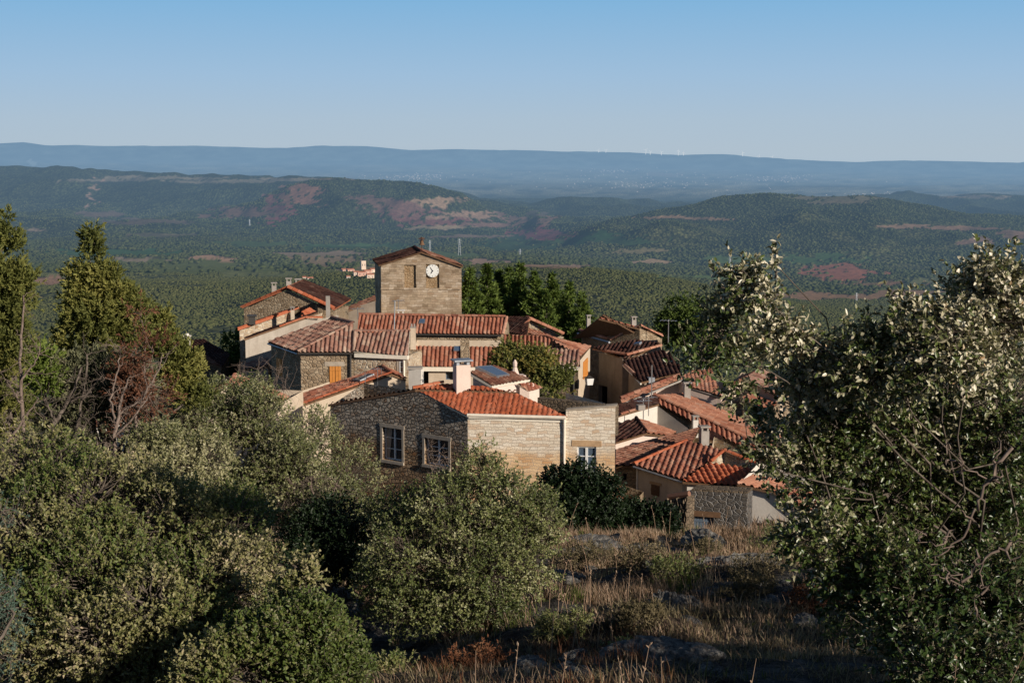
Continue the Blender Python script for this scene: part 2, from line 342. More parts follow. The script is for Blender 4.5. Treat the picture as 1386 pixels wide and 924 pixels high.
# ================================================================ TERRAIN
NY = [-60, -25, 0, 4.5, 8, 12, 18, 25, 30, 36, 39, 43, 50, 60, 80, 100, 112, 140, 200, 300, 600, 900]
NZ = [12, 2.5, -1.65, -2.3, -3.5, -4.9, -6.55, -8.1, -9.05, -10.1, -11.0, -12.5, -14.0, -15.0, -17, -17.5, -19, -28, -50, -78, -135, -165]
def curve(d):
    d = sorted(d.items()); return np.array([a for a, _ in d], float), np.array([b for _, b in d], float)
ROWS = [   # world distance, {pixel column: pixel row of the ground there}
 (900, {-900: 560, 0: 545, 700: 545, 1386: 560, 2300: 575}),
 (1200, {-900: 500, 0: 480, 330: 482, 700: 470, 1000: 480, 1386: 520, 2300: 560}),
 (1700, {-900: 420, 0: 396, 100: 394, 200: 388, 330: 391, 450: 374, 560: 367, 693: 359, 780: 363, 880: 373, 1000: 396, 1130: 428, 1300: 468, 1500: 490, 2300: 520}),
 (2300, {-900: 385, 0: 375, 330: 374, 500: 367, 693: 364, 780: 368, 880: 380, 1000: 402, 1130: 408, 1386: 415, 2300: 430}),
 (3200, {-900: 355, 0: 350, 330: 352, 700: 352, 900: 368, 1000: 376, 1100: 380, 1200: 382, 1386: 388, 2300: 400}),
 (3900, {-900: 335, 0: 333, 330: 338, 560: 340, 700: 342, 800: 350, 900: 358, 1050: 361, 1150: 358, 1250: 362, 1386: 365, 2300: 370}),
 (4600, {-900: 318, 0: 314, 300: 318, 560: 326, 700: 336, 760: 330, 800: 318, 880: 305, 960: 298, 1060: 300, 1200: 310, 1386: 318, 2300: 330}),
 (5200, {-900: 296, 0: 293, 100: 290, 200: 295, 270: 300, 330: 304, 560: 314, 700: 328, 760: 318, 800: 305, 880: 289, 920: 281, 980: 267, 1060: 260, 1120: 263, 1190: 272, 1270: 285, 1386: 292, 1600: 300, 2300: 300}),
 (5900, {-900: 290, 0: 291, 100: 290, 200: 294, 270: 293, 330: 270, 365: 255, 395: 247, 440: 249, 500: 252, 570: 255, 610: 264, 650: 280, 690: 293, 712: 292, 728: 285, 744: 294, 780: 300, 830: 304, 900: 300, 1060: 280, 1386: 305, 2300: 305}),
 (6500, {-900: 282, 0: 282, 270: 286, 330: 278, 395: 262, 500: 264, 600: 272, 700: 288, 780: 291, 900: 290, 1060: 290, 1386: 300, 2300: 290}),
 (7600, {-900: 236, 5: 229, 60: 231, 150: 235, 230: 238, 300: 240, 370: 243, 430: 247, 520: 252, 600: 258, 680: 266, 760: 271, 900: 277, 1060: 282, 1150: 277, 1386: 280, 2300: 275}),
 (8600, {-900: 250, 0: 246, 370: 257, 600: 268, 760: 274, 900: 278, 1100: 276, 1180: 269, 1225: 263, 1300: 261, 1386: 260, 1600: 255, 2300: 262}),
 (9600, {-900: 262, 0: 262, 500: 266, 760: 271, 1100: 274, 1386: 275, 2300: 272}),
 (12000, {-900: 252, 0: 250, 700: 258, 1386: 260, 2300: 260}),
 (17000, {-900: 236, 0: 236, 400: 239, 700: 244, 1386: 249, 2300: 250}),
 (24000, {-900: 222, 0: 217, 300: 220, 700: 225, 1386: 233, 2300: 236}),
 (31000, {-900: 195, 5: 193.5, 40: 192, 80: 197, 140: 197.5, 200: 196, 300: 198, 400: 198.5, 500: 197, 560: 202, 640: 203, 700: 204.5, 850: 207, 900: 210, 990: 210, 1020: 214, 1100: 216, 1200: 218, 1300: 220, 1370: 222, 1386: 219, 1700: 215, 2300: 212}),
 (36000, {-900: 215, 700: 218, 2300: 225}),
 (60000, {-900: 230, 2300: 230})]
RC = [(y,) + curve(d) for y, d in ROWS]
def zfar(px, y):
    py_prev = None; out = np.zeros_like(px)
    ly = np.log(np.maximum(y, 1)); LY = np.log([r[0] for r in RC])
    pys = np.stack([np.interp(px, r[1], r[2]) for r in RC]); 
    # smooth curve kinks a little with a 3 tap blur in px
    ys = np.array([r[0] for r in RC])
    v = (CY - pys) / F; ez = (-sT + v * cT) / (cT + v * sT) * ys.reshape(-1, *([1] * px.ndim))
    idx = np.clip(np.searchsorted(ys, y) - 1, 0, len(ys) - 2)
    t = np.clip((y - ys[idx]) / (ys[idx + 1] - ys[idx]), 0, 1); t2 = t * t * (3 - 2 * t); t = .5 * t + .5 * t2
    z0 = np.take_along_axis(ez, idx[None], 0)[0]; z1 = np.take_along_axis(ez, (idx + 1)[None], 0)[0]
    return z0 * (1 - t) + z1 * t
def sstep(a, b, x):
    t = np.clip((x - a) / (b - a), 0, 1); return t * t * (3 - 2 * t)
def HZ(x, y):
    x = np.atleast_1d(np.asarray(x, float)); y = np.atleast_1d(np.asarray(y, float))
    zn = np.interp(y, NY, NZ)
    near = (1 - sstep(60, 130, y)) * sstep(3, 12, y)
    q_ = y / 2.6 + .9 * fbm(x / 3.5, y / 5.0, 3, 15) + x * .05; st = np.floor(q_) + sstep(.62, .98, q_ - np.floor(q_)) - q_ + .3   # rock ledges
    zn = zn - near * .42 * st * (1 - sstep(38, 42, y)) * sstep(-.15, .25, fbm(x / 4.2 + 3, y / 4.2, 2, 18) + .12)
    zn = zn + near * (.28 * fbm(x / 3.1, y / 3.1, 4, 3) + .13 * fbm(x / .8, y / .6, 4, 9) - .10 * np.abs(fbm(x / .5, y / .3, 3, 12)))
    zn = zn - 1.1 * np.exp(-((x + 2.6) / 2.2) ** 2) * np.exp(-((y - 23) / 6.0) ** 2)      # gully left of the middle bush
    zn = zn - .05 * np.clip(-x - 4, 0, 30) * sstep(8, 20, y) * (1 - sstep(60, 200, y))
    zn = zn + .35 * np.exp(-((x - 5.5) / 2.5) ** 2) * np.exp(-((y - 26) / 2.5) ** 2)
    px = CX + F * x / np.maximum(y * cT + .1 * y * sT, 1)
    zf = zfar(px, np.maximum(y, 900))
    w = sstep(600, 900, y)
    z = zn * (1 - w) + zf * w
    amp = sstep(1300, 3500, y)
    hill = sstep(4000, 4800, y) * (1 - sstep(8800, 9600, y))
    g = np.abs(fbm(x / 520, y / 900, 4, 21))
    g2 = np.abs(fbm(x / 210, y / 330, 3, 31))
    cr_ = 1 - .55 * np.exp(-((y - 5200) / 350) ** 2)
    z = z + hill * cr_ * (18 - 112 * g - 30 * g2 + 22 * .55)
    for (sp, sy, sh_, wx, wy) in ((895, 4450, 48, 170, 190), (1090, 4650, 34, 210, 150), (800, 4500, 24, 120, 200), (470, 5500, 34, 130, 230), (560, 5600, 30, 110, 230), (330, 7000, 50, 260, 300), (60, 6900, 45, 260, 300)):
        x0_ = (sp - CX) / F * sy; dx_ = (x - x0_) - (y - sy) * .35; dx_ = np.where(dx_ < 0, dx_ * 2.2, dx_)
        z = z + sh_ * np.exp(-(dx_ / wx) ** 2 - ((y - sy) / wy) ** 2)
    plain = sstep(9500, 13000, y)
    z = z + plain * (1 - sstep(29000, 33000, y) * .7) * 26 * fbm(x / 1500, y / 1500, 4, 41) + amp * (1 - plain) * 7 * fbm(x / 260, y / 260, 3, 51)
    fr = sstep(24000, 30000, y); z = z - fr * 130 * np.abs(fbm(x / 2600, y / 4200, 4, 61)) + fr * 22
    return z
def H(x, y): return float(HZ(x, y)[0])
# land use: fields and bare soil, given by where they lie (px, py seen from the hill) -> world place
FIELDS = [ # px, py, half w, half h, colour, softness
 (1140, 369, 46, 6.5, (.34, .135, .085)), (1105, 401, 140, 3.0, (.30, .18, .105)), (1200, 384, 60, 2, (.27, .15, .09)), (1110, 352, 60, 5.0, (.062, .11, .040)),
 (876, 355.5, 26, 2.6, (.34, .24, .15)), (745, 360, 60, 1.8, (.32, .21, .14)), (950, 376, 60, 2, (.12, .17, .05)), (290, 349.5, 34, 2.6, (.48, .29, .18)), (440, 351, 48, 7, (.30, .21, .12)),
 (190, 352, 40, 2, (.36, .27, .18)), (265, 361, 130, 5.5, (.14, .16, .05)), (160, 342, 90, 3, (.06, .12, .04)), (60, 379, 28, 4, (.40, .23, .14)),
 (430, 343, 60, 2, (.30, .22, .15)), (560, 358, 60, 2.5, (.34, .24, .15)), (660, 354, 40, 2.2, (.38, .24, .16)), (780, 322, 90, 7, (.045, .095, .035)), (700, 330, 60, 6, (.05, .085, .035)), (850, 326, 50, 4, (.06, .10, .04)),
 (520, 366, 60, 2.5, (.24, .20, .10)), (350, 371, 70, 2.6, (.18, .19, .07)), (110, 372, 50, 2.4, (.20, .20, .08)), (620, 345, 50, 2.6, (.11, .15, .05)), (480, 334, 80, 3, (.07, .12, .04)), (340, 330, 60, 2.6, (.10, .14, .05)), (1000, 352, 50, 3, (.09, .14, .05)), (880, 340, 40, 2.5, (.2, .17, .09)), (1300, 378, 80, 3, (.16, .17, .07)), (1240, 396, 60, 2.5, (.30, .18, .11)),
 (375, 282, 20, 20, (.26, .085, .085)), (408, 263, 34, 11, (.32, .15, .10)), (330, 287, 48, 7, (.24, .13, .095)), (540, 283, 46, 12, (.22, .11, .09)), (592, 272, 32, 6, (.40, .25, .16)), (500, 275, 25, 10, (.22, .12, .09)),
 (590, 298, 60, 8, (.22, .09, .08)), (640, 292, 50, 5, (.36, .22, .15)), (730, 315, 44, 8, (.27, .08, .085)), (715, 296, 34, 7, (.27, .15, .11)), (728, 288, 10, 4, (.12, .09, .07)),
 (900, 294, 44, 2.2, (.38, .22, .13)), (960, 296, 40, 2, (.34, .2, .12)), (1225, 306, 40, 2.2, (.32, .19, .12)), (1300, 309, 60, 2.6, (.30, .17, .11)), (1320, 326, 18, 5, (.30, .17, .12)), (1370, 316, 30, 5, (.3, .17, .11)), (1145, 272, 40, 5, (.22, .17, .11)),
 (140, 244, 70, 2, (.24, .19, .13)), (215, 241, 80, 2.5, (.28, .22, .15)), (300, 246, 80, 2.2, (.28, .22, .15)), (400, 243, 60, 2, (.26, .2, .14)), (127, 262, 3.0, 24, (.40, .24, .17)), (200, 300, 60, 4, (.16, .11, .08)), (140, 290, 40, 3, (.18, .12, .09)), (220, 318, 50, 3, (.16, .13, .08)),
 (1130, 268, 60, 4, (.2, .17, .11)), (1330, 266, 50, 2.4, (.28, .2, .14)), (45, 219, 8, 5, (.65, .6, .5)), (560, 238, 110, 3.5, (.26, .22, .18)), (820, 233, 40, 4, (.22, .16, .12)), (900, 235, 30, 3, (.3, .2, .15)), (1060, 242, 60, 3, (.28, .22, .18)), (740, 252, 60, 3, (.2, .17, .12)), (1280, 246, 40, 2, (.2, .2, .14)), (590, 308, 45, 3, (.34, .24, .15)), (660, 305, 34, 3, (.24, .13, .1)), (640, 320, 50, 2, (.26, .17, .12)), (25, 310, 30, 3, (.24, .17, .12))]
def landuse(x, y, z):
    """colour (n,3) and how bare the ground is (n,)"""
    px = v_px(x, y, z); py = v_py(z, y)
    c = np.zeros((len(x), 3)); m = np.zeros(len(x))
    nx = fbm(px / 26, py / 7, 4, 71); ny = fbm(px / 26, py / 7, 4, 77); fine = fbm(px / 5, py / 2.2, 3, 81)
    for (a, b, w, h, co) in FIELDS:
        if b > 328: h = h * 1.5
        d = ((px + nx * 26 - a) / w) ** 2 + ((py + ny * min(h * 1.3, 12) - b) / h) ** 2
        if b < 335: co = tuple(v * .80 for v in co); co = (co[0] * .92, co[1], co[2] * 1.04)
        rough = 1.0 if h > 6 or (b < 300 and h > 3) else (.5 if co[0] < .30 else .18)
        t = sstep(1.25, .8, d + rough * fine * 2.2); t = np.where(y > 1400, t, 0)
        c = c * (1 - t[:, None]) + np.array(co) * t[:, None]; m = np.maximum(m, t)
    return c, m
# the one ground sheet
ys = np.concatenate([np.linspace(-60, -2, 14), np.arange(0, 46, .22), np.arange(46, 120, 1.2), np.exp(np.linspace(np.log(121.5), np.log(3400), 95)),
                     np.exp(np.linspace(np.log(3400), np.log(10000), 300))[1:], np.exp(np.linspace(np.log(10000), np.log(33000), 90))[1:], [36000, 42000, 60000]])
us = np.concatenate([np.linspace(-1.6, -.42, 26)[:-1], np.linspace(-.42, .42, 500), np.linspace(.42, 1.6, 26)[1:]])
YY, UU = np.meshgrid(ys, us, indexing='ij'); wd = YY + 34 * np.exp(-np.maximum(YY, 0) / 400)
wd = np.maximum(wd, 30); XX = UU * wd
xf, yf = XX.ravel(), YY.ravel(); zf_ = HZ(xf, yf)
cF, mF = landuse(xf, yf, zf_)
nr, ncc = YY.shape; ii = np.arange(nr * ncc).reshape(nr, ncc)
Q = np.stack([ii[:-1, :-1], ii[:-1, 1:], ii[1:, 1:], ii[1:, :-1]], -1).reshape(-1, 4)
gn = fbm(xf / 300, yf / 500, 4, 91)[:, None]
ffor = np.array([.046, .056, .025]) * (1 + .5 * gn) 
base = ffor * (1 - mF[:, None]) + cF * mF[:, None]
dn_ = fbm(xf / 90, yf / 90, 3, 111)[:, None]; gp_ = sstep(.05, -.22, dn_) * sstep(800, 1100, yf)[:, None] * (1 - sstep(4200, 5200, yf))[:, None] * (1 - mF[:, None])
base = base + gp_ * np.array([.065, .060, .022])
nearw = (1 - sstep(70, 130, yf))[:, None]
e1 = fbm(xf / 1.4, yf / 1.4, 4, 101)[:, None]
rk_ = sstep(-.02, .18, fbm(xf / 2.3, yf / 1.1, 4, 141))[:, None]
nearc = np.clip(np.array([.135, .092, .066]) * (1 + .9 * e1), .02, 1) * (1 - rk_) + rk_ * np.array([.105, .098, .092]) * (1 + 1.1 * fbm(xf / .35, yf / .2, 3, 151)[:, None])
pl = sstep(9300, 11500, yf)[:, None]; pxx = v_px(xf, yf, zf_); pyy = v_py(zf_, yf)
pn = fbm(pxx / 22, pyy / 3.0, 4, 201)[:, None]; pn2 = fbm(pxx / 90, pyy / 9, 3, 207)[:, None]
plc = np.clip(np.array([.20, .18, .115]) * (1 + 1.7 * pn + .9 * pn2), .02, .7)
pr_ = sstep(22000, 26000, yf)[:, None]; rn_ = fbm(pxx / 16, pyy / 4.5, 4, 221)[:, None]
plc = plc * (1 - pr_) + pr_ * np.clip(np.array([.10, .12, .10]) * (1 + 2.6 * rn_ + 1.2 * pn), .005, .6)
base = base * (1 - pl * (1 - mF[:, None])) + plc * pl * (1 - mF[:, None])
gcol = base * (1 - nearw) + nearc * nearw
gcol = np.concatenate([gcol, mF[:, None]], 1)
k = NT('ground', .95, .05); at = k.n('Attribute', _attribute_name='gcol')
p_ = k.pos(); d1 = k.noise(p_, 9, 6, .75); d2 = k.noise(p_, .07, 4, .75)
v1 = k.n('TexVoronoi', Scale=.085); k.l(k.mapping(p_, (1, .6, .5)), v1.inputs['Vector'])
v2 = k.n('TexVoronoi', Scale=.035); k.l(k.mapping(p_, (1, .55, .5)), v2.inputs['Vector'])
sx = k.n('SeparateXYZ'); k.l(p_, sx.inputs[0])
farf = k.n('MapRange', From__Min=200, From__Max=900); k.l(sx.outputs[1], farf.inputs[0])
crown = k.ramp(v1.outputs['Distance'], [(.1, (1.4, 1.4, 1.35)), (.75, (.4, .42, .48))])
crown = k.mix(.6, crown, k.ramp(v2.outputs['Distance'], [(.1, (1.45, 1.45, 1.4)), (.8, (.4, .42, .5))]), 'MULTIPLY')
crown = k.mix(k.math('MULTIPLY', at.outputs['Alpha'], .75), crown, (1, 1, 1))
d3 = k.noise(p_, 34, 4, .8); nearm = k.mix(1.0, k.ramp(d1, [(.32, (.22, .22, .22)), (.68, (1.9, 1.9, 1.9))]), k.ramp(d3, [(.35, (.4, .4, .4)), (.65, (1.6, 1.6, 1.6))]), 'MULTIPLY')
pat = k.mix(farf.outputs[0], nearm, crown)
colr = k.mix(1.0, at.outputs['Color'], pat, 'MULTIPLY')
colr = k.mix(.7, colr, k.ramp(d2, [(.35, (.55, .6, .65)), (.65, (1.3, 1.25, 1.2))]), 'MULTIPLY')
k.color(colr)
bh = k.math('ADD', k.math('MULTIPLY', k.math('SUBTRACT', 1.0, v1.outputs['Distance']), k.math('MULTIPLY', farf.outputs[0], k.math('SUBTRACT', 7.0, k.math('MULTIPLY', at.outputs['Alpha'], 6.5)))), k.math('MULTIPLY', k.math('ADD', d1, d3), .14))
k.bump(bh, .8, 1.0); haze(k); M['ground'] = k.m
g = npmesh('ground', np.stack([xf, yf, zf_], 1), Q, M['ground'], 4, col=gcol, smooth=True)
prop(link('ground', g), kind='structure')
# far forest canopy: nobody could count it
def lumps(name, n, y0, y1, rmin, rmax, stops, seed, label, cat):
    r = np.random.default_rng(seed)
    y = np.sqrt(r.random(n) * (y1 ** 2 - y0 ** 2) + y0 ** 2); u = (r.random(n) * 2 - 1) * .46
    x = u * y; z = HZ(x, y); _, m = landuse(x, y, z)
    dens = fbm(x / 90, y / 90, 3, 111)
    keep = (m + r.random(n) * .55 < .78) & (dens + r.random(n) * .5 > .02); x, y, z = x[keep], y[keep], z[keep]; n = len(x)
    rad = rmin + (rmax - rmin) * r.random(n) ** 1.6; 
    rad = rad * (1 + .5 * fbm(x / 60, y / 60, 3, 121)) * np.where(y > 4200, .72, 1)
    k_ = 5; ang = np.arange(k_) / k_ * 2 * np.pi
    rings = [(1.0, -.3), (.85, .55)]
    V = []
    for (rr, hh) in rings:
        a = ang[None] + r.random((n, 1)) * 6.28; jr = 1 + (r.random((n, k_)) - .5) * .8
        V.append(np.stack([x[:, None] + rr * rad[:, None] * np.cos(a) * jr, y[:, None] + rr * rad[:, None] * np.sin(a) * jr,
                           z[:, None] + rad[:, None] * (hh + (r.random((n, k_)) - .5) * .45) * .78], -1))
        ang = ang + .3
    top = np.stack([x, y, z + rad * (.62 + .45 * r.random(n))], -1)[:, None]
    V = np.concatenate(V + [top], 1); nv = V.shape[1]
    fs = []
    for a in range(1):
        for i in range(k_):
            j = (i + 1) % k_; fs += [(a * k_ + i, a * k_ + j, (a + 1) * k_ + j), (a * k_ + i, (a + 1) * k_ + j, (a + 1) * k_ + i)]
    for i in range(k_): fs.append((k_ + i, k_ + (i + 1) % k_, 2 * k_))
    fs = np.array(fs); Fc = (np.arange(n)[:, None, None] * nv + fs[None]).reshape(-1, 3)
    rn = np.repeat(np.clip(r.random(n) * .7 + .3 * (fbm(x / 200, y / 200, 3, 131) + .5), 0, 1), nv)
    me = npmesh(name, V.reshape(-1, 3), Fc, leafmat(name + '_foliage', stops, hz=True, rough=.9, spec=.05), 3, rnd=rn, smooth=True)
    return prop(link(name, me), label, cat, kind='stuff')
lumps('forest_canopy', 210000, 980, 2400, 1.0, 2.5, [(0, (.050, .060, .022)), (.5, (.080, .088, .032)), (1, (.115, .115, .044))], 5, 'dense green oak scrub covering the slope below the village', 'forest')
lumps('valley_woodland', 120000, 2400, 6600, 2.6, 6.8, [(0, (.036, .048, .020)), (.6, (.062, .074, .028)), (1, (.088, .094, .040))], 6, 'darker woodland over the valley floor and the feet of the hills', 'woodland')

def hitY(px, py, lo=1000., hi=3500.):
    """distance at which the sight line through a pixel meets the ground"""
    yv = np.linspace(lo, hi, 500); v = (CY - py) / F; zr_ = yv * (-sT + v * cT) / (cT + v * sT); w_ = np.where(HZ((px - CX) / F * yv * 1.01, yv) >= zr_)[0]
    return float(yv[w_[0]]) if len(w_) else hi
# ================================================================ BUILDINGS
def XY(p): return Vector((p[0], p[1], 0))
def onwall(a, b, px, py):
    """metres along a->b and height where the sight line meets the vertical wall through a, b"""
    d = XY(b) - XY(a); n = Vector((d.y, -d.x, 0)).normalized()
    q = PP(px, py, XY(a), n); return (XY(q) - XY(a)).dot(d.normalized()), q.z
def wallpt(a, b, s, z, dep=0.0):
    d = (XY(b) - XY(a)).normalized(); n = Vector((d.y, -d.x, 0))
    q = XY(a) + d * s - n * dep; return Vector((q.x, q.y, z))
def wall(mb, a, b, zb, u0=0.0, ops=(), dep=.28, mi=0):
    """sheet a->b (tops at a.z, b.z) down to zb with real openings (s0,s1,z0,z1) and reveals"""
    L = (XY(b) - XY(a)).length
    top = lambda s: a[2] + (b[2] - a[2]) * s / L
    xs = sorted({0.0, L} | {min(max(v, 0), L) for o in ops for v in o[:2]})
    for s0, s1 in zip(xs, xs[1:]):
        if s1 - s0 < 1e-4: continue
        m = (s0 + s1) / 2
        os_ = sorted([o for o in ops if o[0] < m < o[1]], key=lambda o: o[2])
        z = zb
        for o in os_:
            mb.quad([wallpt(a, b, s0, z), wallpt(a, b, s1, z), wallpt(a, b, s1, o[2]), wallpt(a, b, s0, o[2])], [(u0 + s0, z), (u0 + s1, z), (u0 + s1, o[2]), (u0 + s0, o[2])], mi)
            z = o[3]
        mb.quad([wallpt(a, b, s0, z), wallpt(a, b, s1, z), wallpt(a, b, s1, top(s1)), wallpt(a, b, s0, top(s0))], [(u0 + s0, z), (u0 + s1, z), (u0 + s1, top(s1)), (u0 + s0, top(s0))], mi)
    for s0, s1, z0, z1 in [o[:4] for o in ops]:
        c = [(s0, z0), (s1, z0), (s1, z1), (s0, z1)]
        for i in range(4):
            p, q = c[i], c[(i + 1) % 4]
            mb.quad([wallpt(a, b, *p), wallpt(a, b, *q), wallpt(a, b, *q, dep), wallpt(a, b, *p, dep)], [(u0 + p[0], p[1]), (u0 + q[0], q[1]), (u0 + q[0] + .1, q[1] + .1), (u0 + p[0] + .1, p[1] + .1)], mi)
def shell(pts, zb, ops=None, dep=.28, mb=None, mi=0, name='wall', mat=None, parent=None):
    own = mb is None; mb = mb or MB(); u = random.uniform(0, 5); ops = ops or {}
    for i in range(len(pts)):
        a, b = pts[i], pts[(i + 1) % len(pts)]
        wall(mb, a, b, zb, u, ops.get(i, ()), dep, mi); u += (XY(b) - XY(a)).length
    if own: return mb.build(name, mat, parent)
def roof(parent, pts, mat, up=None, pitch=.235, course=.36, hh=.07, thick=.10, name='roof', over=0.0, seed=0, fascia=None):
    """canal-tile roof on a planar convex polygon; up = down-slope edge indices (eave)"""
    pts = [Vector(p) for p in pts]
    n = Vector((0, 0, 0))
    for i in range(len(pts)): n += pts[i].cross(pts[(i + 1) % len(pts)])
    c0 = sum(pts, Vector()) / len(pts); n = Vector((0, 0, 0))
    for i in range(len(pts)): n += (pts[i] - c0).cross(pts[(i + 1) % len(pts)] - c0)
    n.normalize()
    if n.z < 0: pts.reverse(); n = -n
    pts = [p - n * (p - c0).dot(n) for p in pts]
    if over:
        pts = [c0 + (p - c0) * (1 + over / max((p - c0).length, .1)) for p in pts]
    u = Vector((0, 0, 1)).cross(n)
    u = u.normalized() if u.length > 1e-3 else Vector((1, 0, 0))
    v = n.cross(u)
    us_ = [(p - c0).dot(u) for p in pts]; vs = [(p - c0).dot(v) for p in pts]
    u0, u1, v0, v1 = min(us_) - .01, max(us_) + .01, min(vs) - .01, max(vs) + .01
    rr = np.random.default_rng(seed + int(abs(c0.x * 13 + c0.y * 7)))
    npc = max(1, math.ceil((u1 - u0) / pitch)); nrw = max(1, math.ceil((v1 - v0) / course))
    prof = [(0, 0), (.12, .75), (.32, 1), (.5, .75), (.62, 0), (.81, -.25)]
    ua = np.array([u0 + (c + f) * pitch for c in range(npc) for f, _ in prof] + [u0 + npc * pitch])
    ha = np.array([h for c in range(npc) for _, h in prof] + [0.0])
    colj = np.repeat(rr.normal(0, .006, npc), 6); colj = np.append(colj, 0); shift = np.repeat(rr.normal(0, .05, npc), 6); shift = np.append(shift, 0)
    va = []; hv = []; vi = []
    for r_ in range(nrw):
        va += [v0 + r_ * course, v0 + (r_ + 1) * course - .012]; hv += [.022, 0.0]; vi += [r_ + .05, r_ + .95]
    va = np.array(va); hv = np.array(hv); vi = np.array(vi)
    A, B = np.meshgrid(np.arange(len(va)), np.arange(len(ua)), indexing='ij')
    rowj = np.repeat(rr.normal(0, .006, (nrw, npc)), 2, 0); rowj = np.repeat(rowj, 6, 1); rowj = np.concatenate([rowj, rowj[:, :1]], 1)
    vv = va[A] + shift[B] * (A > 0) * (A < len(va) - 1); hgt = ha[B] * hh + hv[A] + colj[B] + rowj + .012
    c_, u_, v_, n_ = [np.array(t) for t in (c0, u, v, n)]
    V = c_ + ua[B][..., None] * u_ + vv[..., None] * v_ + hgt[..., None] * n_
    U = np.stack([np.clip((ua[B] - u0) / pitch, 0, npc - .001), vi[A]], -1)
    bm = bmesh.new(); lay = bm.loops.layers.uv.new('UVMap')
    vl = [bm.verts.new(p) for p in V.reshape(-1, 3)]; nb = len(ua); uf = U.reshape(-1, 2)
    for i in range(len(va) - 1):
        for j in range(nb - 1):
            q = (i * nb + j, i * nb + j + 1, (i + 1) * nb + j + 1, (i + 1) * nb + j)
            f = bm.faces.new([vl[t] for t in q]); f.smooth = False
            ctr = math.floor((uf[q[0]][0] + uf[q[2]][0]) / 2)
            for lp, t in zip(f.loops, q): lp[lay].uv = (min(max(uf[t][0], ctr + .01), ctr + .99), uf[t][1])
    for i in range(len(pts)):
        a, b = pts[i], pts[(i + 1) % len(pts)]
        if (b - a).length < 1e-3: continue
        nn = (b - a).cross(n)
        geom = bm.verts[:] + bm.edges[:] + bm.faces[:]
        bmesh.ops.bisect_plane(bm, geom=geom, plane_co=a, plane_no=nn, clear_outer=True)
    me = bpy.data.meshes.new(name)
    # solid board below the tiles
    lo = [bm.verts.new(p - n * thick) for p in pts]; hi = [bm.verts.new(p - n * .004) for p in pts]
    fs = [bm.faces.new(list(reversed(lo)))]
    for i in range(len(pts)):
        j = (i + 1) % len(pts); fs.append(bm.faces.new([lo[i], lo[j], hi[j], hi[i]]))
    for f in fs: f.material_index = 1
    bm.to_mesh(me); bm.free(); me.materials.append(M[mat]); me.materials.append(M[fascia or 'wood'])
    return link(name, me, parent)
def caps(parent, a, b, mat, r=.10, name='ridge_tiles'):
    a, b = Vector(a), Vector(b); L = (b - a).length; n = max(1, round(L / .4)); d = (b - a) / n; s = Vector((-d.y, d.x, 0)).normalized(); up = d.cross(s).normalized()
    if up.z < 0: up = -up
    mb = MB()
    for i in range(n):
        p0, p1 = a + d * i, a + d * (i + 1.06); rr_ = (r * 1.08, r * .9); u = i * 1.0 + random.randint(0, 40) 
        arc = [(math.cos(t), math.sin(t)) for t in np.linspace(math.pi, 0, 6)]
        for (c1, s1), (c2, s2) in zip(arc, arc[1:]):
            mb.quad([p0 + s * c1 * rr_[0] + up * s1 * rr_[0], p0 + s * c2 * rr_[0] + up * s2 * rr_[0], p1 + s * c2 * rr_[1] + up * s2 * rr_[1], p1 + s * c1 * rr_[1] + up * s1 * rr_[1]],
                    [(u + .1, .1), (u + .9, .1), (u + .9, .9), (u + .1, .9)])
        mb.quad([p0 + s * c * rr_[0] + up * t * rr_[0] for c, t in arc], [(u + .5, .5)] * 6)
    return mb.build(name, M[mat], parent)
def bar(parent, name, pts, r, mat, sides=6):
    mb = MB(); mb.tube(pts, r, sides); return mb.build(name, M[mat], parent)
def window(parent, a, b, o, dep=.2, frame='whitepaint', cols=2, rows=3, fw=.055, surround=None, sill=None, glass='glass', lintel=None, sw=.16):
    s0, s1, z0, z1 = o; mb = MB()
    def bx(p0, p1, q0, q1, d0, d1, m):
        bt = [wallpt(a, b, p0, q0, d0), wallpt(a, b, p1, q0, d0), wallpt(a, b, p1, q0, d1), wallpt(a, b, p0, q0, d1)]
        tp = [wallpt(a, b, p0, q1, d0), wallpt(a, b, p1, q1, d0), wallpt(a, b, p1, q1, d1), wallpt(a, b, p0, q1, d1)]
        m.hexa(bt, tp)
    d0, d1 = dep - .05, dep + .02
    bx(s0, s0 + fw, z0, z1, d0, d1, mb); bx(s1 - fw, s1, z0, z1, d0, d1, mb)
    bx(s0 + fw, s1 - fw, z0, z0 + fw, d0, d1, mb); bx(s0 + fw, s1 - fw, z1 - fw, z1, d0, d1, mb)
    for c in range(1, cols):
        m = s0 + (s1 - s0) * c / cols; bx(m - fw * .8, m + fw * .8, z0 + fw, z1 - fw, d0 - .008, d1, mb)
    for r_ in range(1, rows):
        m = z0 + (z1 - z0) * r_ / rows; bx(s0 + fw, s1 - fw, m - fw * .28, m + fw * .28, d0 + .012, d1, mb)
    w = mb.build('window', M[frame], parent)
    g = MB(); g.quad([wallpt(a, b, s0, z0, dep), wallpt(a, b, s1, z0, dep), wallpt(a, b, s1, z1, dep), wallpt(a, b, s0, z1, dep)]); g.build('pane', M[glass], w)
    if surround:
        m = MB(); e = .025
        bx(s0 - sw, s0 - .002, z0, z1, -e, .04, m); bx(s1 + .002, s1 + sw, z0, z1, -e, .04, m); bx(s0 - sw * 1.2, s1 + sw * 1.2, z1 + .002, z1 + sw * 1.25, -e - .004, .04, m)
        m.build('surround', M[surround], w)
    if sill:
        m = MB(); bx(s0 - sw, s1 + sw, z0 - .12, z0 - .002, -.07, .05, m); m.build('sill', M[sill], w)
    if lintel:
        m = MB(); bx(s0 - sw * 1.3, s1 + sw * 1.3, z1 + .003, z1 + .24, -.02, .04, m); m.build('lintel', M[lintel], w)
    return w
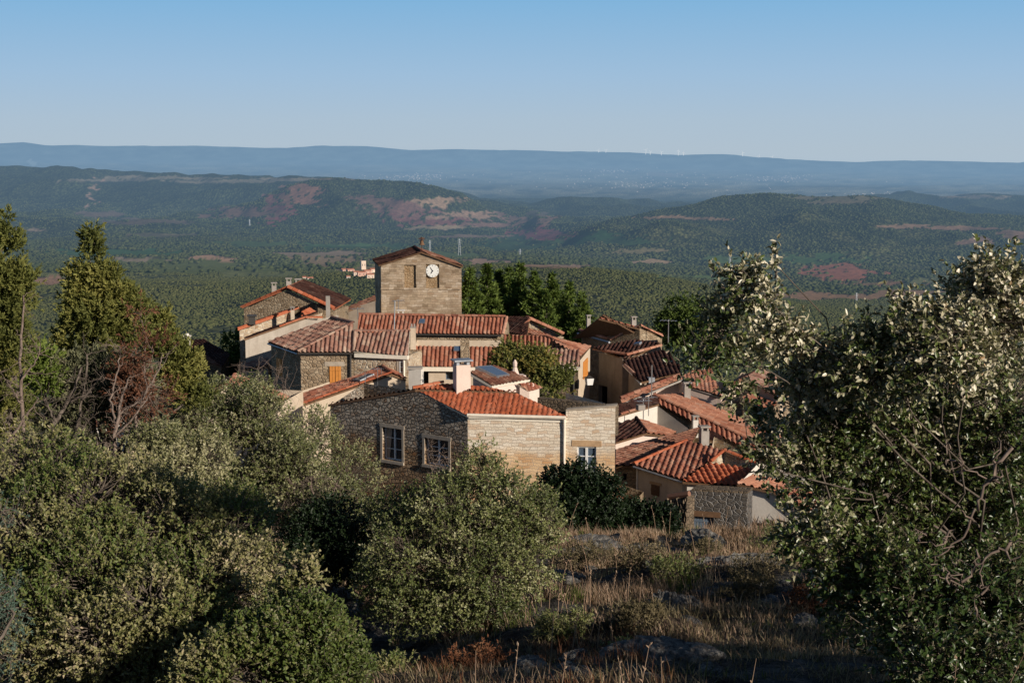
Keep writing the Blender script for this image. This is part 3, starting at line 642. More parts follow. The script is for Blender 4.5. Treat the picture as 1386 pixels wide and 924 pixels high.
def board(parent, name, a, b, s0, s1, z0, z1, mat, d0=-.05, d1=.0, split=0, split_name='batten'):
    m = MB()
    def bx(p0, p1, q0, q1, e0, e1):
        bt = [wallpt(a, b, p0, q0, e0), wallpt(a, b, p1, q0, e0), wallpt(a, b, p1, q0, e1), wallpt(a, b, p0, q0, e1)]
        tp = [wallpt(a, b, p0, q1, e0), wallpt(a, b, p1, q1, e0), wallpt(a, b, p1, q1, e1), wallpt(a, b, p0, q1, e1)]; m.hexa(bt, tp)
    if split:
        w = (s1 - s0) / split
        for i in range(split): bx(s0 + i * w + .008, s0 + (i + 1) * w - .008, z0, z1, d0, d1)
        bx(s0 + .008, s1 - .008, z1 - .22, z1 - .16, d0 - .02, d0 - .001); bx(s0 + .008, s1 - .008, z0 + .16, z0 + .22, d0 - .02, d0 - .001)
    else: bx(s0, s1, z0, z1, d0, d1)
    return m.build(name, M[mat], parent)
def rect(a, b, x0, y0, x1, y1):
    s0, zt = onwall(a, b, x0, y0); s1, _ = onwall(a, b, x1, y0); xm = (x0 + x1) / 2
    zt = onwall(a, b, xm, y0)[1]; zb = onwall(a, b, xm, y1)[1]; return (s0, s1, zb, zt)
def chimney(parent, px, pt, pb, Y, wpx, mat='cream', cap='concrete', rz=.3, style='slab', dep=None):
    """chimney whose stack spans pixel rows pt..pb at column px and distance Y"""
    w = wpx / F * Y * .92; zt = zz(pt, Y); zb = zz(pb, Y) - .5; x = P(px, (pt + pb) / 2, Y).x
    if style == 'slab':
        mb = MB(); mb.box((x, Y, (zb + zt - .22) / 2), (w, dep or w * .8, zt - .22 - zb), rz); c = mb.build('chimney', M[mat], parent)
        m = MB()
        for sx in (-1, 1):
            q = Matrix.Rotation(rz, 3, 'Z') @ Vector((sx * w * .36, 0, 0)); m.box(Vector((x, Y, zt - .14)) + q, (w * .2, (dep or w * .8) * .8, .16), rz)
        m.box((x, Y, zt - .03), (w * 1.3, (dep or w * .8) * 1.3, .06), rz); m.build('chimney_cap', M[cap], c)
    elif style == 'pot':
        mb = MB(); mb.box((x, Y, (zb + zt - .1) / 2), (w, dep or w * .8, zt - .1 - zb), rz, taper=.94); c = mb.build('chimney', M[mat], parent)
        m = MB(); m.box((x, Y, zt - .07), (w * 1.14, (dep or w * .8) * 1.14, .05), rz)
        for sx in (-1, 1):
            q = Matrix.Rotation(rz, 3, 'Z') @ Vector((sx * w * .25, 0, 0)); p = Vector((x, Y, zt)) + q; m.tube([p - Vector((0, 0, .06)), p + Vector((0, 0, .12))], [w * .17, w * .14], 8)
        m.build('chimney_cap', M[cap], c)
    return c
def antenna(parent, px, pt, pb, Y, arms=6, alen=.5, r=.02, name='antenna', boom=.8):
    x = P(px, pt, Y).x; zt, zb = zz(pt, Y), zz(pb, Y); mb = MB()
    mb.tube([(x, Y, zb - .1), (x, Y, zt)], r, 5)
    if arms:
        a = random.uniform(-.6, .6); d = Vector((math.cos(a), math.sin(a), 0)); e = Vector((-d.y, d.x, .0)); c = Vector((x, Y, zt - .08))
        mb.tube([c - d * boom / 2, c + d * boom / 2], r * .7, 4)
        for i in range(arms):
            p = c + d * boom * (i / (arms - 1) - .5); l = alen * (1 - .4 * i / arms); mb.tube([p - e * l / 2 - Vector((0, 0, .0)), p + e * l / 2], r * .5, 4)
    return mb.build(name, M['alu'], parent)
def rear(a, b, depth, z=None):
    """two back corners for the wall a->b"""
    d = (XY(b) - XY(a)).normalized(); n = Vector((-d.y, d.x, 0)) * depth
    return Vector((b[0] + n.x, b[1] + n.y, b[2] if z is None else z)), Vector((a[0] + n.x, a[1] + n.y, a[2] if z is None else z))
def gutter(parent, a, b, mat='trim', r=.06, out=.12, drop=.07):
    a, b = Vector(a), Vector(b); d = (XY(b) - XY(a)).normalized(); n = Vector((d.y, -d.x, 0))
    return bar(parent, 'gutter', [a + n * out - Vector((0, 0, drop)), b + n * out - Vector((0, 0, drop))], r, mat, 6)
def skylight(parent, pts, mat='skyglass'):
    """glazed frame lying on a roof plane: 4 corner points on that plane"""
    c = sum(pts, Vector()) / 4; n = (pts[1] - pts[0]).cross(pts[3] - pts[0]).normalized(); n = n if n.z > 0 else -n
    mb = MB(); lo = [p - n * .02 for p in pts]; hi = [p + n * .11 for p in pts]; mb.hexa(lo, hi); f = mb.build('skylight', M['zinc'], parent)
    g = MB(); q = [c + (p - c) * .86 + n * .114 for p in pts]; g.quad(q); g.build('pane', M[mat], f); return f
def roofquad(*spec): return [Pz(px, py, z) for px, py, z in spec]
def house(name, label, cat, at, group='houses of the hill village'):
    return thing(name, label, cat, (at[0], at[1], at[2]), group)
GB = -19.0
# ---------------------------------------------------------------- main stone house
C = P(633, 560, 56); ze = C.z; E = Pz(766, 563.5, ze)
dM = (XY(E) - XY(C)).normalized(); nM = Vector((dM.y, -dM.x, 0))
A = P(562, 529.5, 57.65); Lf = P(447, 549, 60.4)
h = house('stone_house', 'front stone house with new orange-red roof and rubble gable holding two windows', 'house', (C.x, C.y, -15))
s833 = (XY(PP(833, 550, XY(C), nM)) - XY(C)).dot(dM)
K = wallpt(C, E, s833, onwall(C, E, 833, 549.5)[1]); E2t = wallpt(C, E, (XY(E) - XY(C)).length, onwall(C, E, 767, 556)[1])
w1 = rect(A, C, 574.5, 592, 607, 640); w1 = (onwall(A, C, 575, 600)[0], onwall(A, C, 607, 600)[0], onwall(A, C, 590, 630)[1], onwall(A, C, 590, 594)[1])
w2 = (onwall(Lf, A, 518, 600)[0], onwall(Lf, A, 544, 600)[0], onwall(Lf, A, 530, 623)[1], onwall(Lf, A, 530, 579)[1])
w3 = rect(C, K, 781, 604, 807, 645)
Kb, Lb_ = rear(C, K, 6.5); Bk = Vector((Kb.x, Kb.y, K.z - .1)); Lb = Vector((Lf.x + nM.x * -6, Lf.y - nM.y * 6, Lf.z))
mb = MB()
wall(mb, Lf, A, GB, 0, [w2], .26, 0); LA = (XY(A) - XY(Lf)).length
wall(mb, A, C, GB, LA, [w1], .26, 0)
wall(mb, C, E, GB, 0, [], .2, 1); LE = (XY(E) - XY(C)).length
w3b = (w3[0] - LE, w3[1] - LE, w3[2], w3[3]); E2 = Vector((E.x, E.y, E2t.z))
wall(mb, E2, K, GB, LE, [w3b], .16, 1)
Tb = Pz(727.5, 538, K.z + .05)                # far left corner of the roof terrace
wall(mb, K, Vector((Tb.x + 1.2, Tb.y + 1.5, K.z)), GB, 0, [], .2, 1)
wall(mb, Vector((Tb.x + 1.2, Tb.y + 1.5, Lf.z)), Lb, GB, 0, [], .2, 0); wall(mb, Lb, Lf, GB, 0, [], .2, 0)
mb.build('wall', [M['rub_main'], M['ash_main']], h)
window(h, A, C, w1, .22, 'whitepaint', 2, 3, .05, 'stonetrim', 'stonetrim', sw=.12)
wi = window(h, Lf, A, w2, .22, 'whitepaint', 2, 3, .05, 'stonetrim', 'stonetrim', sw=.12)
m = MB(); s0, s1, z0, z1 = w2
m.quad([wallpt(Lf, A, s0 + .05, z0 + .05, .196), wallpt(Lf, A, s0 + .22, z0 + .05, .196), wallpt(Lf, A, s0 + .38, z1 - .05, .196), wallpt(Lf, A, s0 + .05, z1 - .05, .196)]); m.build('curtain', M['curtain'], wi)
window(h, E2, K, w3b, .10, 'whitepaint', 2, 3, .06, None, 'stonewarm', 'skyglass', 'stonewarm')
npl = plane(C, E, A)
pp = lambda px, py, pn=npl, p0=C: PP(px, py, p0, pn)
ro = .0
Rr = roof(h, [pp(634, 563.5), pp(561, 526.5), pp(600, 519.5), pp(655, 523), pp(702, 533.5), pp(769, 564.5)], 'tile_new', pitch=.21, course=.3, hh=.020, fascia='trim')
dr = (XY(E) - XY(C)).normalized()
A2 = A + dr * 4.2 ; L2 = Lf + dr * 4.2 + Vector((0, 0, 0))
roof(h, [A + Vector((0, 0, .08)), Lf + Vector((0, 0, .08)) + (Lf - A).normalized() * .12, L2 + Vector((0, 0, .08)), A2 + Vector((0, 0, .08))], 'tile_brown')
caps(h, A + Vector((0, 0, .12)) - dr * .1, pp(600, 519.5) + Vector((0, 0, .06)), 'tile_new')
g_a = C + Vector((0, 0, .0)); gu = gutter(h, C + Vector((0, 0, .0)), E, 'trim', .075, .10, .03)
m = MB(); m.hexa([wallpt(C, E, 0, ze - .24, -.03), wallpt(C, E, LE, ze - .24, -.03), wallpt(C, E, LE, ze - .24, -.002), wallpt(C, E, 0, ze - .24, -.002)],
                 [wallpt(C, E, 0, ze - .02, -.03), wallpt(C, E, LE, ze - .02, -.03), wallpt(C, E, LE, ze - .02, -.002), wallpt(C, E, 0, ze - .02, -.002)]); m.build('cornice', M['trim'], h)
bar(h, 'downpipe', [wallpt(C, E, LE - .05, ze - .08, -.10), wallpt(C, E, LE - .05, ze - .45, -.07), wallpt(C, E, LE - .05, -15.5, -.07)], .045, 'trim', 8)
# coping of the terrace wall and inner parapet
m = MB(); m.hexa([wallpt(E2, K, 0, E2.z, -.04), wallpt(E2, K, w3[1] - LE + .8, K.z, -.04), wallpt(E2, K, w3[1] - LE + .8, K.z, .36), wallpt(E2, K, 0, E2.z, .36)],
                 [wallpt(E2, K, 0, E2.z + .06, -.04), wallpt(E2, K, w3[1] - LE + .8, K.z + .06, -.04), wallpt(E2, K, w3[1] - LE + .8, K.z + .06, .36), wallpt(E2, K, 0, E2.z + .06, .36)])
m.build('coping', M['stonetrim'], h)
KK = wallpt(C, E, s833, K.z)
m = MB(); a_, b_ = Tb, KK; dd = (XY(b_) - XY(a_)).normalized(); nn = Vector((dd.y, -dd.x, 0))
m.hexa([a_ - Vector((0, 0, 1.2)), b_ - Vector((0, 0, 1.2)), b_ - nn * .3 - Vector((0, 0, 1.2)), a_ - nn * .3 - Vector((0, 0, 1.2))], [a_, b_, b_ - nn * .3, a_ - nn * .3]); m.build('parapet', M['rub_dark'], h)  # dark rubble stands in for shade on the parapet's inner face
# rooftop room
zr0 = zz(522.5, 58.2); zr1 = zr0 + .52
q = roofquad((634, 503, zr1), (669, 495.5, zr1), (718, 513, zr0), (666, 523, zr0))
c0 = sum(q, Vector()) / 4; ins = [c0 + (p - c0) * .84 for p in q]
sh = [Vector((p.x, p.y, (zr1 if i < 2 else zr0) - .03)) for i, p in enumerate(ins)]
shell([sh[0], sh[3], sh[2], sh[1]], zr0 - 1.2, name='roof_room', mat=M['pinkcream'], parent=h)
roof(h, q, 'tile_brown', pitch=.22, course=.3, hh=.045, fascia='trim'); npd = plane(q[0], q[1], q[3])
skylight(h, [PP(x, y, q[0] + npd * .03, npd) for x, y in ((643, 498.5), (664, 497), (689, 509.5), (672, 512))])
q2 = roofquad((700, 520, zr0 - .10), (722, 517, zr0 - .06), (733, 525.5, zr0 - .38), (716, 529, zr0 - .38))
roof(h, q2, 'tile_mid', pitch=.2, course=.3, hh=.04, fascia='trim'); c0 = sum(q2, Vector()) / 4
shell([Vector((*(c0 + (q2[i] - c0) * .8).xy, q2[i].z - .03)) for i in (0, 3, 2, 1)], zr0 - 1.3, name='roof_room', mat=M['pinkcream'], parent=h)
chimney(h, 625, 486, 529, 57.6, 22, 'pinkcream', 'zinc', .35)
c = P(697, 505, 60.6); m = MB(); m.tube([c + Vector((0, 0, -.6)), c, c + Vector((0, 0, .28))], [.20, .17, .08], 8); m.tube([c + Vector((0, 0, .30)), c + Vector((0, 0, .46)), c + Vector((0, 0, .6))], [.085, .10, .02], 8)
m.box(c + Vector((0, 0, -.45)), (.85, .5, .75), .3); m.build('chimney', M['pinkcream'], h)
# ---------------------------------------------------------------- long cream gable house behind it
y0 = 70.0; zL = zz(559, y0)
a = P(376, 559, y0); b = P(530, 505.5, y0 + 1.4)
h = house('cream_house', 'cream rendered house with a long sloping verge of red tiles and two aerials', 'house', (b.x, b.y, -15))
c = P(549, 513, y0 + 1.6); bk = Vector((-.3, 1, 0)).normalized() * 2.3
wl = [a + Vector((.05, 0, -.05)), b - Vector((0, 0, .1)), c - Vector((0, 0, .1))]
B3 = c + bk * 1.5; A3 = a + bk * 1.5
shell(wl + [Vector((B3.x, B3.y, c.z)), Vector(((b + bk * 1.5).x, (b + bk * 1.5).y, b.z - .1)), Vector((A3.x, A3.y, a.z))], GB, mat=M['cream'], parent=h)
nr_ = plane(a, b, a + bk)
roof(h, [a + Vector((0, -.08, 0)), b + Vector((0, -.08, 0)), b + bk, a + bk], 'tile_mid', pitch=.27, course=.4, hh=.075)
roof(h, [b + Vector((0, -.08, 0)), c + Vector((.05, -.08, 0)), c + bk, b + bk], 'tile_mid')
caps(h, a + Vector((0, -.06, .06)), b + Vector((0, -.06, .06)), 'tile_new', .085, 'verge_tiles'); caps(h, b + Vector((0, 0, .06)), b + bk + Vector((0, 0, .06)), 'tile_mid')
skylight(h, [PP(x, y, a + nr_ * .05, nr_) for x, y in ((478, 516), (499, 508), (507, 508), (488, 517))])
antenna(h, 494, 504, 526, y0 + .6, 0, r=.02); antenna(h, 511, 497, 532, y0 + 1, 5, .5, .018, boom=.5); antenna(h, 516, 500, 530, y0 + 1.4, 0, r=.014)
m = MB(); p = wallpt(wl[0], wl[1], onwall(wl[0], wl[1], 518, 527)[0], onwall(wl[0], wl[1], 518, 527)[1], -.1); m.box(p, (.28, .2, .14)); m.build('vent_hood', M['concrete'], h)
# ---------------------------------------------------------------- hipped house with ochre shutter
B = P(403, 477, 74); ze3 = B.z; D = Pz(478, 477, ze3)
zt = ze3 + 1.35; HT = Pz(478, 438, zt); Al = Pz(363, 463, ze3); Bt = Pz(449, 431, zt)
h = house('hipped_house', 'brown rubble house with a hipped faded tile roof and closed ochre shutters', 'house', (B.x, B.y, -16))
sh_o = rect(B, D, 446, 496, 461.5, 522)
lo_o = rect(Al, B, 376, 484, 381, 508)
D0 = Vector((D.x, D.y, D.z)); rb, ra = rear(B, D, 5, ze3)
shell([Vector((Al.x + .15, Al.y, ze3 - .05)), B + Vector((.12, .12, -.05)), D0 + Vector((0, .12, -.05)), Vector((rb.x, rb.y, ze3)), Vector((Al.x + 2, Al.y + 4, ze3))], GB, mat=M['rub_brown'], parent=h)
roof(h, [B, D, HT], 'tile_old'); roof(h, [Al, B, HT, Bt], 'tile_old', pitch=.24)
caps(h, B + Vector((0, 0, .06)), HT + Vector((0, 0, .06)), 'tile_old'); caps(h, Bt + Vector((0, 0, .06)), HT + Vector((0, 0, .06)), 'tile_old')
w_a, w_b = B + Vector((.12, .12, 0)), D0 + Vector((0, .12, 0)); r_ = rect(w_a, w_b, 446, 495.5, 461.5, 521)
board(h, 'shutter', w_a, w_b, r_[0], (r_[0] + r_[1]) / 2 - .01, r_[2], r_[3], 'shutter', split=2); board(h, 'shutter', w_a, w_b, (r_[0] + r_[1]) / 2 + .01, r_[1], r_[2], r_[3], 'shutter', split=2)
board(h, 'lintel', w_a, w_b, r_[0] - .25, r_[1] + .2, r_[3] + .01, r_[3] + .24, 'stonetrim', -.02, .01)
w_a, w_b = Al + Vector((.15, 0, 0)), B + Vector((.12, .12, 0)); r_ = rect(w_a, w_b, 375, 485, 382, 508)
board(h, 'shutter', w_a, w_b, r_[0], r_[1], r_[2], r_[3], 'shutter', split=2)
gutter(h, Al, B, 'zinc', .05, .02, .08); gutter(h, B, D, 'darkmetal', .05, .05, .06)
bar(h, 'downpipe', [P(474.5, 479, 74), P(474.5, 512, 74)], .05, 'darkmetal')
# ---------------------------------------------------------------- pale stone house joined on its right
B2_ = D + Vector((.03, 0, .02)); ze4 = ze3 - .02; D2 = Pz(552, 480.5, ze4); zt4 = ze4 + .98; T1 = Pz(480.5, 449.5, zt4); T2 = Pz(555, 449.5, zt4)
h = house('pale_stone_house', 'pale stone house with faded roof, white eaves band and tall mast', 'house', (D.x, D.y, -16))
wa, wb = B2_ + Vector((0, .15, -.05)), D2 + Vector((0, .15, -.05)); rb, ra = rear(wa, wb, 2.2)
shell([wa, wb, rb, ra], GB, mat=M['rub_light'], parent=h)
roof(h, [Vector((B2_.x, B2_.y, ze4)), D2, T2, T1], 'tile_old', pitch=.24, fascia='trim')
caps(h, B2_ + Vector((.0, 0, .07)), T1 + Vector((0, 0, .07)), 'tile_old', .09, 'verge_tiles'); caps(h, T1 + Vector((0, 0, .06)), T2 + Vector((0, 0, .06)), 'tile_old')
board(h, 'cornice', B2_, D2, .05, (XY(D2) - XY(B2_)).length, ze4 - .22, ze4 - .03, 'trim', -.06, .14)
bar(h, 'downpipe', [wallpt(wa, wb, (XY(wb) - XY(wa)).length - .2, ze4 - .2, -.08), wallpt(wa, wb, (XY(wb) - XY(wa)).length - .2, ze4 - 1.6, -.08)], .06, 'trim')
r_ = rect(wa, wb, 541, 489, 547, 504); window(h, wa, wb, r_, .0, 'whitepaint', 1, 2, .05, 'stonetrim')
bar(h, 'mast', [P(533, 480, 75.2), P(534.5, 407, 75.2)], .032, 'alu', 6)
chimney(h, 559, 441, 470, 76.5, 8.5, 'cream', 'concrete', .1, 'pot')
# ---------------------------------------------------------------- central long roof house
Y5 = 84.; e0 = P(483.5, 450.5, Y5); z5 = e0.z; e1_ = Pz(678.5, 453, z5); z5t = z5 + .92; r0 = Pz(486, 426.5, z5t); r1 = Pz(684, 429.5, z5t)
h = house('long_roof_house', 'long low house with striped red roof right below the church tower', 'house', (e0.x + 4, e0.y, -16))
wa, wb = e0 + Vector((0, .15, -.05)), e1_ + Vector((0, .15, -.05)); rb, ra = rear(wa, wb, 4.6); rr1 = Vector((r1.x + .1, r1.y, z5t - .08)); rr0 = Vector((r0.x, r0.y, z5t - .08))
shell([wa, wb, rr1, rb, ra, rr0], GB, mat=M['rub_brown'], parent=h)
roof(h, [e0, e1_, r1, r0], 'tile_mid', pitch=.24); roof(h, [r0, r1, Vector((rb.x, rb.y, z5)), Vector((ra.x, ra.y, z5))], 'tile_mid', pitch=.24)
caps(h, r0 + Vector((0, 0, .05)), r1 + Vector((0, 0, .05)), 'tile_mid', .11); caps(h, e1_ + Vector((.08, 0, .02)), r1 + Vector((.08, 0, .02)), 'tile_pink', .1, 'verge_tiles')
gutter(h, e0, e1_, 'darkmetal', .055, .06, .05); bar(h, 'downpipe', [P(669, 454, Y5), P(672, 458, Y5), P(672, 469, Y5)], .05, 'darkmetal')
n5 = plane(e0, e1_, r0); skylight(h, [PP(x, y, e0 + n5 * .04, n5) for x, y in ((567, 439), (568.5, 433), (576, 433), (575, 439))])
chimney(h, 542.5, 419, 430, 86, 9, 'white', 'white', .0); antenna(h, 539, 405, 426, 86.5, 5, .55, .022, boom=.7)
# ---------------------------------------------------------------- lean-to roof house (centre)
Y6 = 76.6; e0 = P(553, 496, Y6); z6 = e0.z; e1_ = Pz(686, 497, z6); z6t = z6 + 1.0; r0 = Pz(557, 468.5, z6t); r1 = Pz(686, 469.5, z6t)
h = house('lean_to_house', 'pale house with lean-to red roof and white eaves behind the new orange roof', 'house', (e0.x + 2, e0.y, -16))
wa, wb = e0 + Vector((0, .2, -.05)), e1_ + Vector((0, .2, -.05)); rb, ra = rear(wa, wb, 4.0)
o1 = rect(wa, wb, 567, 502, 580, 530); o2 = rect(wa, wb, 603, 503, 613, 514)
shell([wa, wb, Vector((rb.x, rb.y, z6t - .1)), Vector((ra.x, ra.y, z6t - .1))], GB, {0: [o1, o2]}, .35, mat=M['cream'], parent=h)
board(h, 'doorway', wa, wb, *o1, 'dark', .34, .36); window(h, wa, wb, o2, .2, 'bluepaint', 1, 1, .05)
roof(h, [e0, e1_, r1, r0], 'tile_mid', pitch=.24, fascia='trim'); n6 = plane(e0, e1_, r0)
board(h, 'cornice', e0, e1_, 0, (XY(e1_) - XY(e0)).length, z6 - .24, z6 - .02, 'trim', -.05, .18)
skylight(h, [PP(x, y, e0 + n6 * .04, n6) for x, y in ((614, 476), (615, 469.5), (624, 469.5), (623.5, 476))])
m = MB(); pA = PP(630, 494, e0, n6); pB = PP(629, 469, e0, n6); sd_ = (pB - pA); m.hexa([pA + Vector((-.25, 0, 0)), pA + Vector((.25, 0, 0)), pB + Vector((.25, 0, 0)), pB + Vector((-.25, 0, 0))], [p + Vector((o, 0, .35)) for p, o in ((pA, -.25), (pA, .25), (pB, .25), (pB, -.25))]); m.build('fire_wall', M['rub_brown'], h)
# white block under its left end
a = P(553, 500, 69.5); b = P(570, 500, 69.3); h = house('white_stair_block', 'small whitewashed block topped with a concrete slab beside the dark doorway', 'outbuilding', (a.x, a.y, -14), None)
rb, ra = rear(a, b, .35); shell([a, b, rb, ra], GB + 2, mat=M['white'], parent=h); m = MB(); m.box(((a.x + b.x) / 2, a.y + .15, a.z + .06), (.72, .5, .12)); m.build('slab', M['concrete'], h)
# ---------------------------------------------------------------- right wing with the ochre shutter
Y7 = 79.; e0 = P(684, 470, Y7 + 1.5); z7 = e0.z
h = house('corner_house', 'house end with one narrow orange shutter and a street lamp on its corner', 'house', (e0.x + 4, e0.y, -16))
z7t = z7 + .75; f0 = Pz(683, 470, z7); f1 = Pz(785, 476, z7 - .1); t0 = Pz(682, 452, z7t); t1 = Pz(739, 454.5, z7t)
roof(h, [f0, Pz(784.5, 474, z7), t1, t0], 'tile_mid', pitch=.24)
zl = zz(495.5, 76.5); zlt = zl + .72; l0 = Pz(700, 495, zl); l1 = Pz(785.5, 496.5, zl); l2 = Pz(784, 473.5, zlt); l3 = Pz(700, 472, zlt)
roof(h, [l0, l1, l2, l3], 'tile_old', pitch=.24, fascia='trim')
wa, wb = l0 + Vector((0, .18, -.05)), Vector((l1.x - .1, l1.y + .18, zl - .05)); wc = Pz(799, 470.5, z7 - .1); wc.z = wc.z - .03; rb, ra = rear(wa, wb, 8)
wbt = Vector((wb.x, wb.y, wc.z - .12))
shell([wa, wb], GB, mat=M['rub_brown'], parent=h)
shell([wbt, Vector((wc.x, wc.y + .2, wc.z)), Vector((wc.x - 2, wc.y + 5, wc.z)), Vector((f0.x, f0.y + .3, z7 - .1)), ], GB, mat=M['cream'], parent=h)
roof(h, [Vector((l2.x + .05, l2.y - .1, wc.z - .02)), Pz(800, 469.5, z7 - .12), t1 + Vector((0, .3, -.1))], 'tile_pink', pitch=.24); caps(h, t1 + Vector((0, 0, .05)), Pz(784.5, 474, z7) + Vector((0, 0, .05)), 'tile_mid')
wq = Vector((wc.x, wc.y + .2, wc.z)); r_ = rect(wbt, wq, 789, 487, 794.5, 510); board(h, 'shutter', wbt, wq, *r_, 'shutter', -.06, -.01, 2)
board(h, 'cornice', wa, wb, 0, (XY(wb) - XY(wa)).length, zl - .2, zl - .03, 'trim', -.06, -.005)
bar(h, 'downpipe', [wallpt(wa, wb, (XY(wb) - XY(wa)).length - .25, zl - .15, -.08), wallpt(wa, wb, (XY(wb) - XY(wa)).length - .25, -16, -.08)], .055, 'darkmetal')
chimney(h, 725, 455, 466, 80.3, 7, 'concrete', 'concrete', .2)
lp = P(797.5, 516, 76); lm = thing('street_lamp', 'small glass street lantern on a bracket at the house corner', 'lamp', lp)
m = MB(); m.tube([lp + Vector((-.35, .3, .15)), lp + Vector((-.1, .1, .25)), lp + Vector((0, 0, .22))], .02, 5); m.build('bracket', M['darkmetal'], lm)
m = MB(); m.box(lp, (.3, .3, .36), .3, taper=1.35); m.build('lamp_glass', M['whitepaint'], lm); m = MB(); m.box(lp + Vector((0, 0, .24)), (.42, .42, .12), .3, taper=.3); m.build('lamp_cap', M['darkmetal'], lm)
# gable house behind it with pink verges
Y8 = 92.; z8 = zz(452, Y8); g0 = P(684, 455, Y8 - 3); ap = P(718, 431.5, Y8 + .5)
h = house('pink_verge_house', 'low stone gable house with pink tile verges in front of the spruces', 'house', (ap.x, ap.y, -15))
ge = P(762, 452, Y8 - 1); gl = P(706, 452, Y8 - 1)
sa = P(708, 440, Y8); sb = P(763, 454, Y8)
shell([Vector((sa.x, sa.y, sa.z - .5)), Vector((ap.x, ap.y - .4, ap.z - .12)), Vector((sb.x, sb.y, sb.z - .1)), Vector((sb.x - 1, sb.y + 4, sb.z)), Vector((sa.x - 2, sa.y + 4, sa.z - .5))], GB, mat=M['rub_light'], parent=h)
dk = Vector((-.75, .65, 0)) * 3.2
roof(h, [ap, ap + dk, P(685, 452, Y8) , P(712, 452, Y8 - 2)], 'tile_shaded', pitch=.24)
caps(h, ap + Vector((0, -.5, .03)), P(763, 452, Y8 - .4), 'tile_pink', .15, 'verge_tiles'); caps(h, ap + Vector((0, -.5, .03)), P(709, 440, Y8 - .2), 'tile_pink', .13, 'verge_tiles')
roof(h, [P(706, 450, Y8 - 1.2), P(714, 443.5, Y8 - .6), P(745, 454, Y8 - .6), P(740, 458, Y8 - 1.6)], 'tile_pink', pitch=.24)
roof(h, [ap + Vector((0, -.3, 0)), P(762, 452, Y8 - .3), P(758, 449, Y8 + 1.6), ap + Vector((-.3, 1.4, 0))], 'tile_pink')
M['ash_niche'] = rubble('niche_stone', [(.40, .26, .14), (.56, .40, .24), (.46, .32, .19)], (.32, .23, .14), 5.0, 1.5, .05, bumpd=.03)
# ---------------------------------------------------------------- church tower
Yt = 105.; tl = P(515.5, 359.5, Yt + .2); tr = P(624.5, 361.5, Yt - .1); ta = P(570.5, 342.5, Yt); 
h = house('church_tower', 'square stone clock tower with blind niches under a shallow gable roof', 'tower', (ta.x, ta.y, -18), None)
bd = Vector((-.17, .985, 0)) * 5.2
xl = P(506.5, 357, Yt + 3.5); bl = Vector((tl.x - .95, tl.y + 5.2, tl.z)); br_ = tr + bd; brz = Vector((br_.x, br_.y, tr.z)); ab = ta + bd
def niche(x0, y0_, x1, y1): return rect(tl, tr, x0, y0_, x1, y1)
n1 = niche(547, 358.5, 563, 389.5); n2 = niche(576.5, 357.5, 594.5, 390)
mb = MB(); Lt = (XY(tr) - XY(tl)).length; zc_ = onwall(tl, tr, 570, 390.5)[1]
Mid = Vector((ta.x, ta.y, ta.z)); zh = tl.z - .0
# upper front: split at the apex, openings belong to their half
La = (XY(Mid) - XY(tl)).length
nt1 = (n1[0], n1[1], n1[2], n1[3]); nt2 = (n2[0] - La, n2[1] - La, n2[2], n2[3])
wall(mb, tl, Mid, GB, 0, [nt1], .11); wall(mb, Mid, tr, GB, La, [nt2], .11)
for o in (n1, n2): mb.quad([wallpt(tl, tr, o[0], o[2], .11), wallpt(tl, tr, o[1], o[2], .11), wallpt(tl, tr, o[1], o[3], .11), wallpt(tl, tr, o[0], o[3], .11)], [(o[0], o[2]), (o[1], o[2]), (o[1], o[3]), (o[0], o[3])], 1)
wall(mb, tr, brz, GB, 12); wall(mb, brz, Vector((ab.x, ab.y, ta.z)), GB, 18); wall(mb, Vector((ab.x, ab.y, ta.z)), bl, GB, 22); wall(mb, bl, tl, GB, 26)
mb.build('wall', [M['ash_tower'], M['ash_niche']], h)
board(h, 'string_course', tl, tr, -.02, n1[1], zc_ - .09, zc_ + .02, 'ash_tower', -.07, -.003); board(h, 'string_course', tl, tr, n1[1] + .01, n2[0] + .25, zc_ - .09, zc_ + .02, 'ash_tower', -.07, -.003); board(h, 'string_course', tl, tr, n2[1], Lt - .1, zc_ - .09, zc_ + .02, 'ash_tower', -.07, -.003)
board(h, 'pilaster', tl, tr, n1[0] - .36, n1[0] - .08, n1[2] - .05, n1[3] + .1, 'ash_tower', -.02, -.002); board(h, 'pilaster', tl, tr, n2[0] - .24, n2[0] - .03, n2[2] - .05, n2[3] + .1, 'ash_tower', -.02, -.002)
up = Vector((0, 0, .1)); fo = Vector((0, -.16, 0))
tlo = tl + (tl - ta).normalized() * .18 + up; tro = tr + (tr - ta).normalized() * .12 + up
blo = Vector((bl.x - .18, bl.y, tlo.z))
roof(h, [ta + up + fo, tlo + fo, blo, Vector((ab.x, ab.y, ta.z)) + up], 'tile_shaded', pitch=.26); roof(h, [ta + up + fo, tro + fo, Vector((br_.x + .1, br_.y, tro.z)), Vector((ab.x, ab.y, ta.z)) + up], 'tile_brown', pitch=.26)
caps(h, ta + up * 1.5 + fo, Vector((ab.x, ab.y, ta.z)) + up * 1.5, 'tile_shaded')
cs, cz = onwall(tl, tr, 585.5, 366.5); cc = wallpt(tl, tr, cs, cz, -.0); dn = (XY(tr) - XY(tl)).normalized(); nn = Vector((dn.y, -dn.x, 0)); rc = 8.7 / F * Yt
def cpt(r, ang, dep): return cc + dn * (r * math.sin(ang)) + Vector((0, 0, r * math.cos(ang))) + nn * dep
m = MB(); ring = [cpt(rc, -2 * math.pi * i / 32, .07) for i in range(32)]; ringb = [cpt(rc, -2 * math.pi * i / 32, -.3) for i in range(32)]; m.hexa(ringb, ring); ck = m.build('clock', M['clockface'], h)
